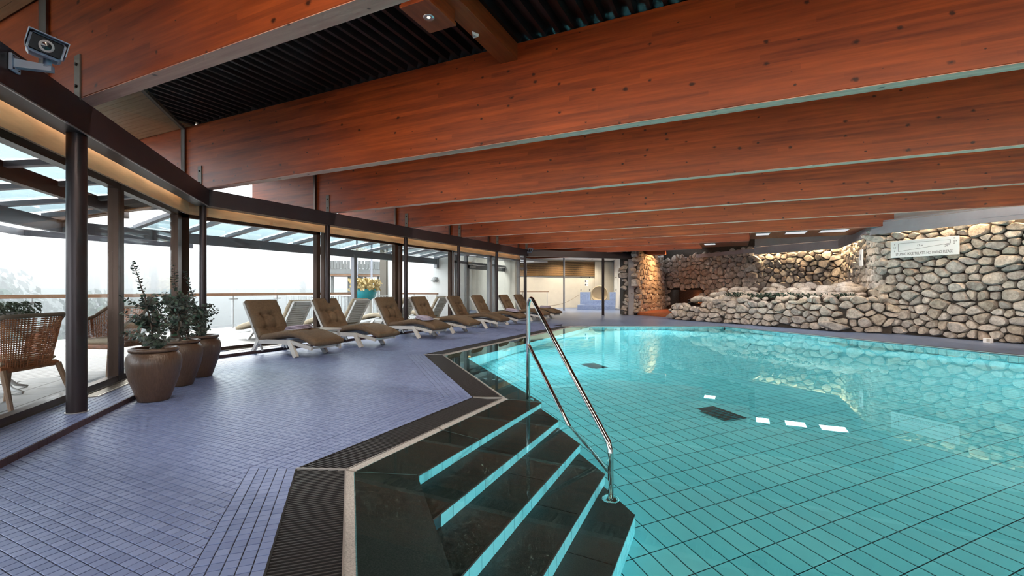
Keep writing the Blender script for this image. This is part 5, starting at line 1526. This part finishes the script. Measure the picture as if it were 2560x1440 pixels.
# side tables between pairs
def side_table(loc, label):
    t = empty('side_table', loc, 0, label, 'side table', 'white side tables between the loungers')
    MB().bbox(-0.22, 0.22, -0.20, 0.20, 0.35, 0.38, 0.008).build('table_top', 'lounger_frame', t)
    for x in (-1, 1):
        for y in (-1, 1):
            m = MB(); m.bar((x * 0.18, y * 0.16, 0.36), (x * 0.20, y * 0.18, 0.0), 0.035, 0.035); m.build('leg', 'lounger_frame', t)
    MB().box(-0.19, 0.19, -0.17, 0.17, 0.32, 0.35).build('apron', 'lounger_frame', t)
side_table((-6.95, 6.32, 0), 'low white side table between first and second sun lounger')
side_table((-6.95, 9.53, 0), 'low white side table between third and fourth sun lounger')
side_table((-6.95, 12.58, 0), 'low white side table between fifth and sixth sun lounger')
side_table((-6.95, 15.86, 0), 'low white side table between the last two sun loungers')
# folded towels
def towel(loc, rz, rx, label):
    t = empty('folded_towel', loc, rz, label, 'towel', 'folded lilac towels on the loungers')
    for k in range(3):
        m = MB(); w, l, z0 = 0.19 - 0.012 * k, 0.13 - 0.006 * k, k * 0.024
        nx = 8; V = []; F = []
        prof = [(-l, 0.004), (-l - 0.004, 0.012), (-l, 0.021), (0, 0.026), (l, 0.021), (l + 0.008, 0.012), (l, 0.004), (0, 0.0)]
        for i in range(nx + 1):
            x = -w + 2 * w * i / nx
            for (y, z) in prof: V.append((x, y + 0.004 * math.sin(i * 1.7 + k), z0 + z + 0.003 * math.sin(i * 2.1 + y * 30)))
        P = len(prof)
        for i in range(nx):
            for j in range(P): F.append((i * P + j, i * P + (j + 1) % P, (i + 1) * P + (j + 1) % P, (i + 1) * P + j))
        F.append(tuple(range(P))[::-1]); F.append(tuple(range(nx * P, (nx + 1) * P)))
        m.add(V, F); o = m.build('fold', 'towel', t, True)
    t.rotation_euler = (0, rx, rz)
    return t
towel((-6.78, 5.62, 0.418), math.radians(12), math.radians(-6), 'folded lilac towel on the nearest sun lounger')
towel((-6.46, 8.72, 0.425), math.radians(-25), math.radians(5), 'folded lilac towel on the third sun lounger')
towel((-6.40, 13.2, 0.425), math.radians(-15), math.radians(5), 'folded lilac towel on the sixth sun lounger')
towel((-6.55, 16.35, 0.425), math.radians(10), math.radians(2), 'folded lilac towel on the farthest sun lounger')

# ------------------------------------------------------------------ clay pots with eucalyptus
def pot(loc, label):
    p = empty('clay_pot', loc, random.uniform(0, 6), label, 'pot', 'three glazed clay pots')
    prof = [(0.128, 0.0), (0.135, 0.01), (0.165, 0.10), (0.205, 0.22), (0.228, 0.33), (0.232, 0.39), (0.222, 0.44), (0.200, 0.478), (0.186, 0.488)]
    m = MB(); m.lathe(prof, 48, cap0=True); m.build('body', 'pot_clay', p, True)
    m = MB(); m.lathe([(0.186, 0.486), (0.203, 0.490), (0.208, 0.505), (0.203, 0.520), (0.186, 0.524), (0.172, 0.515), (0.170, 0.44)], 48, cap0=False); m.build('rim', 'pot_clay', p, True)
    m = MB(); m.lathe([(0.001, 0.475), (0.172, 0.47)], 32, cap0=False); m.build('soil', 'soil', p)
    rg = random.Random(int(loc[0] * 100))
    for i in range(13):
        a = rg.uniform(0, 6.28); q = rg.uniform(0.06, 0.145); s = rg.uniform(0.022, 0.042)
        inst(BOP[i % 3], 'pebble', p, (q * math.cos(a), q * math.sin(a), 0.482 + s * 0.3), (rg.uniform(-.4, .4), 0, a), (s * 1.4, s, s * 0.75))
    return p
BOP = []
for i in range(3):
    me = BO[i].copy(); me.materials.clear(); me.materials.append(M['pebble']); BOP.append(me)
def leaf_pair(mb, p, d, size, rg):
    """two round opposite leaves on a stem node"""
    o = d.orthogonal().normalized(); ang = rg.uniform(0, 6.28)
    side = (Matrix.Rotation(ang, 3, d) @ o)
    for s in (1, -1):
        ax = (side * s + d * rg.uniform(-0.1, 0.55)).normalized(); up = (d - ax * d.dot(ax)).normalized()
        up = (Matrix.Rotation(rg.uniform(-0.7, 0.7), 3, ax) @ up); w = ax.cross(up).normalized()
        L_ = size * rg.uniform(0.75, 1.25); V = []
        for k in range(8):
            a = k / 8 * 2 * math.pi
            V.append(p + ax * (L_ * 0.55 * (1 - math.cos(a)) + 0.004) + w * (L_ * 0.42 * math.sin(a)) + up * (0.10 * L_ * math.cos(2 * a)))
        mb.add(V, [tuple(range(8))], rg.random())
def eucalyptus(loc, h, lean, seed, label):
    rg = random.Random(seed); e = empty('eucalyptus_plant', loc, 0, label, 'plant', 'young eucalyptus plants in the clay pots')
    st = MB(); lf = MB()
    def branch(p, d, l, r, depth, size):
        pts = [p.copy()]; n = max(4, int(l / 0.05)); dd = d.copy(); q = p.copy()
        for i in range(n):
            dd = (dd + Vector((rg.uniform(-.14, .14), rg.uniform(-.14, .14), rg.uniform(-.02, .10)))).normalized(); q = q + dd * (l / n); pts.append(q.copy())
        st.tube(pts, [r * (1 - 0.75 * i / n) for i in range(n + 1)], 5)
        for i in range(1, n + 1):
            f = i / n
            if depth > 0 or f > 0.55:
                for rep in range(2 if depth else 1):
                    leaf_pair(lf, pts[i] - dd * rep * l / n * 0.5, dd, size * (1.05 - 0.55 * f), rg)
    top = Vector(lean)
    base = Vector((0, 0, 0)); main = [base]; n = 14
    for i in range(1, n + 1):
        f = i / n; main.append(Vector((top.x * f ** 1.6, top.y * f ** 1.6, h * f)) + Vector((rg.uniform(-.008, .008), rg.uniform(-.008, .008), 0)))
    st.tube(main, [0.013 * (1 - 0.8 * i / n) for i in range(n + 1)], 7)
    for i in range(5, n * 3 + 1):
        f = i / (n * 3); k = min(int(f * n), n - 1); g = f * n - k; p = main[k] * (1 - g) + main[k + 1] * g
        if f > 0.5 or rg.random() < 0.3: leaf_pair(lf, p, (main[k + 1] - main[k]).normalized(), 0.062 - 0.034 * f, rg)
    for k in range(26):
        f = rg.uniform(0.10, 0.58); i = min(int(f * n), n - 1); a = k * 2.4 + rg.uniform(-.3, .3)
        d = Vector((math.cos(a), math.sin(a), rg.uniform(0.15, 0.75))).normalized()
        branch(main[i], d, rg.uniform(0.16, 0.32) * (1.15 - f * 0.7), 0.006, 1, 0.052)
    st.build('stem', 'stem_bark', e, True)
    lf.build('foliage', 'eucalyptus_leaf', e)['kind'] = 'stuff'
PP = [((-5.25, 2.64, 0), 'nearest and largest looking clay pot, beside the thick column'), ((-5.81, 3.18, 0), 'middle clay pot, partly hidden by the nearest one'), ((-6.17, 3.62, 0), 'rear clay pot of the three, closest to the loungers')]
for (l, lb), (h, lean, sd, plb) in zip(PP, ((0.90, (-0.17, -0.10), 1, 'tall eucalyptus leaning left in the nearest clay pot'), (0.92, (-0.08, -0.02), 2, 'eucalyptus in the middle clay pot'), (0.86, (-0.22, -0.06), 3, 'bushy eucalyptus in the rear clay pot'))):
    pot(l, lb); eucalyptus((l[0], l[1], 0.47), h, lean, sd, plb)

# ------------------------------------------------------------------ pool handrail
hr = empty('pool_handrail', (-1.95, 4.40, -0.08), label='polished steel handrail arching over the pool stairs', cat='handrail')
o_ = Vector((-1.95, 4.40, -0.08))
def hrp(mb, name):
    o = mb.build(name, 'steel_chrome', hr, True); o.location = -o_; return o
A = Vector((-1.95, 4.40, 0)); B = Vector((-0.79, 3.17, 0)); dAB = (B - A).normalized()
def arc(c0, pts): return pts
top = []
for k in range(11):
    a = math.pi - k / 10 * (math.pi - math.radians(52))
    top.append(A + dAB * (0.085 + 0.085 * math.cos(a)) + Vector((0, 0, 0.925 + 0.085 * math.sin(a))))
m = MB(); m.tube([A + Vector((0, 0, -0.075)), A + Vector((0, 0, 0.6))] + [p for p in top] + [B + Vector((0, 0, 0.05)) - dAB * 0.03, B + Vector((0, 0, 0.0)) - dAB * 0.005, B + Vector((0, 0, -0.05))] + [B + Vector((0, 0, -0.4)), B + Vector((0, 0, -0.765))], 0.0195, 14); hrp(m, 'main_tube')
m = MB(); m.tube([A + Vector((0, 0, 0.54)), B + Vector((0, 0, -0.40))], 0.0165, 12); hrp(m, 'mid_rail')
for P_, z in ((A, -0.085), (B, -0.775)):
    m = MB(); m.lathe([(0.062, 0.0), (0.062, 0.006), (0.045, 0.014), (0.022, 0.02)], 24, (P_.x, P_.y, z), cap1=True); hrp(m, 'flange')
for k in range(3):
    a = k * 2.09; m = MB(); m.cyl((B.x + 0.046 * math.cos(a), B.y + 0.046 * math.sin(a), -0.77), (B.x + 0.046 * math.cos(a), B.y + 0.046 * math.sin(a), -0.758), 0.008, 8); hrp(m, 'screw')
# ------------------------------------------------------------------ security cameras
def cctv(loc, rz, sc, label):
    c = empty('security_camera', loc, rz, label, 'camera', 'security cameras on the header beam')
    c.scale = (sc, sc, sc)
    # local: bracket plate on x = 0, arm runs along +x, camera looks along -y tilted
    MB().bbox(0, 0.018, -0.045, 0.045, -0.06, 0.06, 0.004).build('wall_plate', 'cctv_body', c)
    for y in (-0.028, 0.028):
        for z in (-0.042, 0.045):
            m = MB(); m.cyl((0.018, y, z), (0.022, y, z), 0.006, 8); m.build('screw', 'bolt_dark', c)
    m = MB(); m.add([(0.018, -0.022, -0.03), (0.018, 0.022, -0.03), (0.018, 0.022, 0.03), (0.018, -0.022, 0.03), (0.22, -0.022, -0.028), (0.22, 0.022, -0.028), (0.22, 0.022, 0.012), (0.22, -0.022, 0.012)], [(0, 1, 2, 3), (7, 6, 5, 4), (0, 4, 5, 1), (1, 5, 6, 2), (2, 6, 7, 3), (3, 7, 4, 0)]); m.build('arm', 'cctv_body', c)
    m = MB(); m.cyl((0.19, 0, 0.0), (0.19, 0, 0.06), 0.026, 16, 0.022); m.build('swivel', 'cctv_body', c, True)
    h = empty('housing', (0.19, -0.02, 0.125)); h.parent = c; h.rotation_euler = (math.radians(14), math.radians(12), math.radians(30))
    MB().bbox(-0.092, 0.092, -0.15, 0.17, -0.066, 0.066, 0.018).build('housing_body', 'cctv_body', h)
    MB().bbox(-0.104, 0.104, -0.185, 0.18, 0.068, 0.076, 0.003).build('sun_shield', 'cctv_body', h)
    for s in (-1, 1): MB().box(s * 0.101 - 0.003, s * 0.101 + 0.003, -0.185, 0.18, -0.02, 0.07).build('shield_side', 'cctv_body', h)
    MB().bbox(-0.080, 0.080, -0.156, -0.148, -0.052, 0.054, 0.006).build('front_glass', 'black_gloss', h)
    m = MB(); m.lathe([(0.040, 0.0), (0.036, 0.004), (0.026, 0.0045)], 28, cap0=False); m.v = [(x, -0.1565 - z, y) for x, y, z in m.v]; m.build('lens_ring', 'plaster_grey', h, True)
    m = MB(); m.lathe([(0.026, 0.003), (0.001, 0.006)], 24, cap0=False); m.v = [(x, -0.1565 - z, y) for x, y, z in m.v]; m.build('lens', 'black_gloss', h, True)
    return c
p = W1(4.55, 0.072, 2.60)
cctv((p[0], p[1], 2.60), math.radians(45), 0.95, 'large grey security camera on the header at the upper left')
cctv((-7.56, 17.0, 2.58), math.radians(-10), 0.8, 'small white security camera at the far end of the header')

# ------------------------------------------------------------------ timber light box, cross timber and detector
lbx = empty('light_box', (-2.36, 3.25, 3.40), 0, 'red-brown timber box with a round downlight under the black roof', 'ceiling light')
MB().bbox(-0.14, 0.14, -0.21, 0.21, 0.0, 0.03, 0.003).build('bottom_board', 'cross_wood', lbx)
MB().box(-0.13, 0.13, -0.20, 0.20, 0.03, 0.33).build('box', 'cross_wood', lbx)
m = MB(); m.lathe([(0.048, 0.0), (0.046, -0.006), (0.026, -0.004)], 32, cap0=False); m.build('lamp_ring', 'alu', lbx, True)
m = MB(); m.lathe([(0.046, 0.0), (0.026, -0.0035), (0.013, -0.001)], 32, cap0=False); m.build('reflector', 'alu', lbx, True)
m = MB(); m.lathe([(0.013, -0.003), (0.001, -0.003)], 16, cap0=False); m.build('lamp', 'lamp_warm', lbx)
light('downlight', 'SPOT', (0, 0, -0.03), 60, (1.0, 0.85, 0.66), lbx, (0, 0, 0), spot_size=math.radians(120), spot_blend=0.8, shadow_soft_size=0.05)
ct = empty('cross_timber', (-2.22, 4.0, 3.54), 0, 'short timber joining the light box to the largest beam', 'timber')
MB().bbox(-0.10, 0.10, -0.75, 0.5, 0.0, 0.18, 0.004).build('timber', 'cross_wood', ct)
dt = empty('smoke_detector', (-2.27, 3.85, 3.54), 0, 'small white wedge shaped detector on the cross timber', 'detector')
m = MB(); m.add([(-0.035, 0.03, 0), (0.035, 0.03, 0), (0.0, -0.045, 0), (-0.03, 0.028, -0.028), (0.03, 0.028, -0.028), (0.0, -0.03, -0.018)], [(0, 1, 2), (3, 5, 4), (0, 3, 4, 1), (1, 4, 5, 2), (2, 5, 3, 0)]); m.build('housing', 'white_plastic', dt)
MB().box(-0.012, 0.012, -0.008, 0.010, -0.030, -0.026).build('sensor', 'plaster_grey', dt)
# added linear lamps, unseen behind the beams, to brighten bays and floor
for i in range(0, 8):
    y = BY[i] + BW + 0.10
    x0, x1 = (-7.2, min(beam_right[i] - 0.3, 6.5)) if i > 1 else ((-4.6, 8.0) if i == 1 else (-3.0, 8.0))
    m = MB(); m.box(x0, x1, y - 0.06, y + 0.06, 3.30, 3.36); m.build('bay_fill_channel', 'alu', ceil)
    light('bay_fill_lamp', 'AREA', ((x0 + x1) / 2, y, 3.29), (5.2 if i > 1 else (10.0, 6.6)[i]) * (x1 - x0), (1.0, 0.86, 0.70), ceil, (math.radians(28), 0, 0), shape='RECTANGLE', size=x1 - x0, size_y=0.10)

# ------------------------------------------------------------------ pool sign on the stone wall
SG = Vector((4.01, 14.19, 2.085)); sd = Vector((R2, -R2, 0)); sn = Vector((-R2, -R2, 0))
sg = empty('pool_sign', SG + sn * 0.20, math.radians(-45), 'white board with a pool depth sketch and no diving text on the stone wall', 'sign')
MB().bbox(-0.69, 0.69, -0.008, 0.008, -0.205, 0.205, 0.003).build('board', 'sign_white', sg)
def line(a, b, w, nm='diagram_line'):
    m = MB(); m.bar((a[0], -0.0095, a[1]), (b[0], -0.0095, b[1]), 0.003, w, up=(0, 0, 1) if abs(a[0] - b[0]) > abs(a[1] - b[1]) else (1, 0, 0)); m.build(nm, 'sign_ink', sg)
line((-0.52, 0.135), (0.53, 0.135), 0.005); line((0.53, 0.135), (0.53, 0.055), 0.008); line((-0.52, -0.06), (0.53, 0.055), 0.006); line((-0.52, 0.135), (-0.52, -0.06), 0.006)
def text(s, x, z, size, nm='lettering', spacing=1.0, font_w=1.0):
    c = bpy.data.curves.new(nm, 'FONT'); c.body = s; c.size = size; c.align_x = 'CENTER'; c.align_y = 'CENTER'; c.extrude = 0.001; c.space_character = spacing
    o = bpy.data.objects.new(nm, c); COL.objects.link(o)
    me = bpy.data.meshes.new_from_object(o.evaluated_get(bpy.context.evaluated_depsgraph_get())); bpy.data.objects.remove(o)
    o = bpy.data.objects.new(nm, me); COL.objects.link(o); me.materials.clear(); me.materials.append(M['sign_ink'])
    o.parent = sg; o.location = (x, -0.010, z); o.rotation_euler = (math.radians(90), 0, 0); o.scale = (font_w, 1, 1)
    return o
text('STUPING IKKJE TILLATT. NO DIVING PLEASE', 0.0, -0.128, 0.088, font_w=0.66)
text('17 m', -0.06, 0.055, 0.06); text('29\u00b0', 0.47, 0.005, 0.07)
text('1,8', -0.60, 0.04, 0.05); text('0,9', 0.62, 0.095, 0.05)
for x, z0, z1 in ((-0.60, 0.125, 0.095), (-0.60, -0.055, -0.02), (0.60, 0.165, 0.14), (0.60, 0.045, 0.065)):
    m = MB(); dz = 0.012 if z0 > z1 else -0.012; m.add([(x, -0.0095, z0 + dz), (x - 0.012, -0.0095, z0 - dz * 0.5), (x + 0.012, -0.0095, z0 - dz * 0.5)], [(0, 1, 2)]); m.build('arrow_head', 'sign_ink', sg)
    line((x, z0), (x, z1), 0.004, 'arrow_shaft')
# small plaque on the return wall, sensor box on the deck
pq = empty('wall_plaque', (3.12, 16.3, 2.0), math.radians(-90), 'small pale plaque on the narrow return of the stone wall', 'plaque')
MB().bbox(-0.16, 0.16, -0.015, 0.015, -0.23, 0.23, 0.003).build('plate', 'sign_white', pq)
MB().box(-0.08, 0.08, -0.018, -0.014, -0.06, 0.10).build('print', 'plaster_grey', pq)
sb = empty('white_sensor_box', (4.62, 12.98, 0.0), math.radians(-45), 'small white box standing on the ledge below the stone wall', 'box')
MB().bbox(-0.06, 0.06, -0.05, 0.05, 0.0, 0.10, 0.006).build('case', 'sign_white', sb)
MB().box(0.0, 0.05, -0.056, -0.05, 0.02, 0.09).build('cover', 'vent_metal', sb)
# floor grilles along the glass
def grille(pf, t0, t1, o0, o1, label):
    a = Vector(pf(t0, o0, 0.05)); g = empty('floor_grille', a, 0, label, 'vent grille', 'floor grilles along the glass')
    def gb(name, p, q, w, h, mt):
        m = MB(); m.bar(Vector(p) - a, Vector(q) - a, w, h); m.build(name, mt, g)
    oc = (o0 + o1) / 2
    for o in (o0, o1): gb('frame_bar', pf(t0, o, 0.053), pf(t1, o, 0.053), 0.025, 0.008, 'vent_metal')
    for t in (t0, t1): gb('frame_bar', pf(t, o0, 0.053), pf(t, o1, 0.053), 0.025, 0.008, 'vent_metal')
    n = 7
    for k in range(n):
        o = o0 + (o1 - o0) * (k + 0.5) / n; gb('slat', pf(t0, o, 0.053), pf(t1, o, 0.053), 0.010, 0.007, 'vent_metal')
    m = MB(); q = [Vector(pf(t, o, 0.0505)) - a for t, o in ((t0, o0), (t1, o0), (t1, o1), (t0, o1))]; m.add(q, [(0, 1, 2, 3)]); m.build('shaft', 'dark_void', g)  # flat near-black sheet stands in for the shade below the slats
grille(W1, 2.9, 1.6, 0.30, 0.43, 'brass coloured floor grille beside the nearest clay pot')
grille(W1, 5.9, 4.5, 0.30, 0.43, 'pale floor grille at the lower left picture edge')
grille(W2, 5.1, 6.3, 0.24, 0.38, 'floor grille under the nearest sun lounger')
grille(W2, 8.0, 9.2, 0.24, 0.38, 'floor grille behind the second sun lounger')
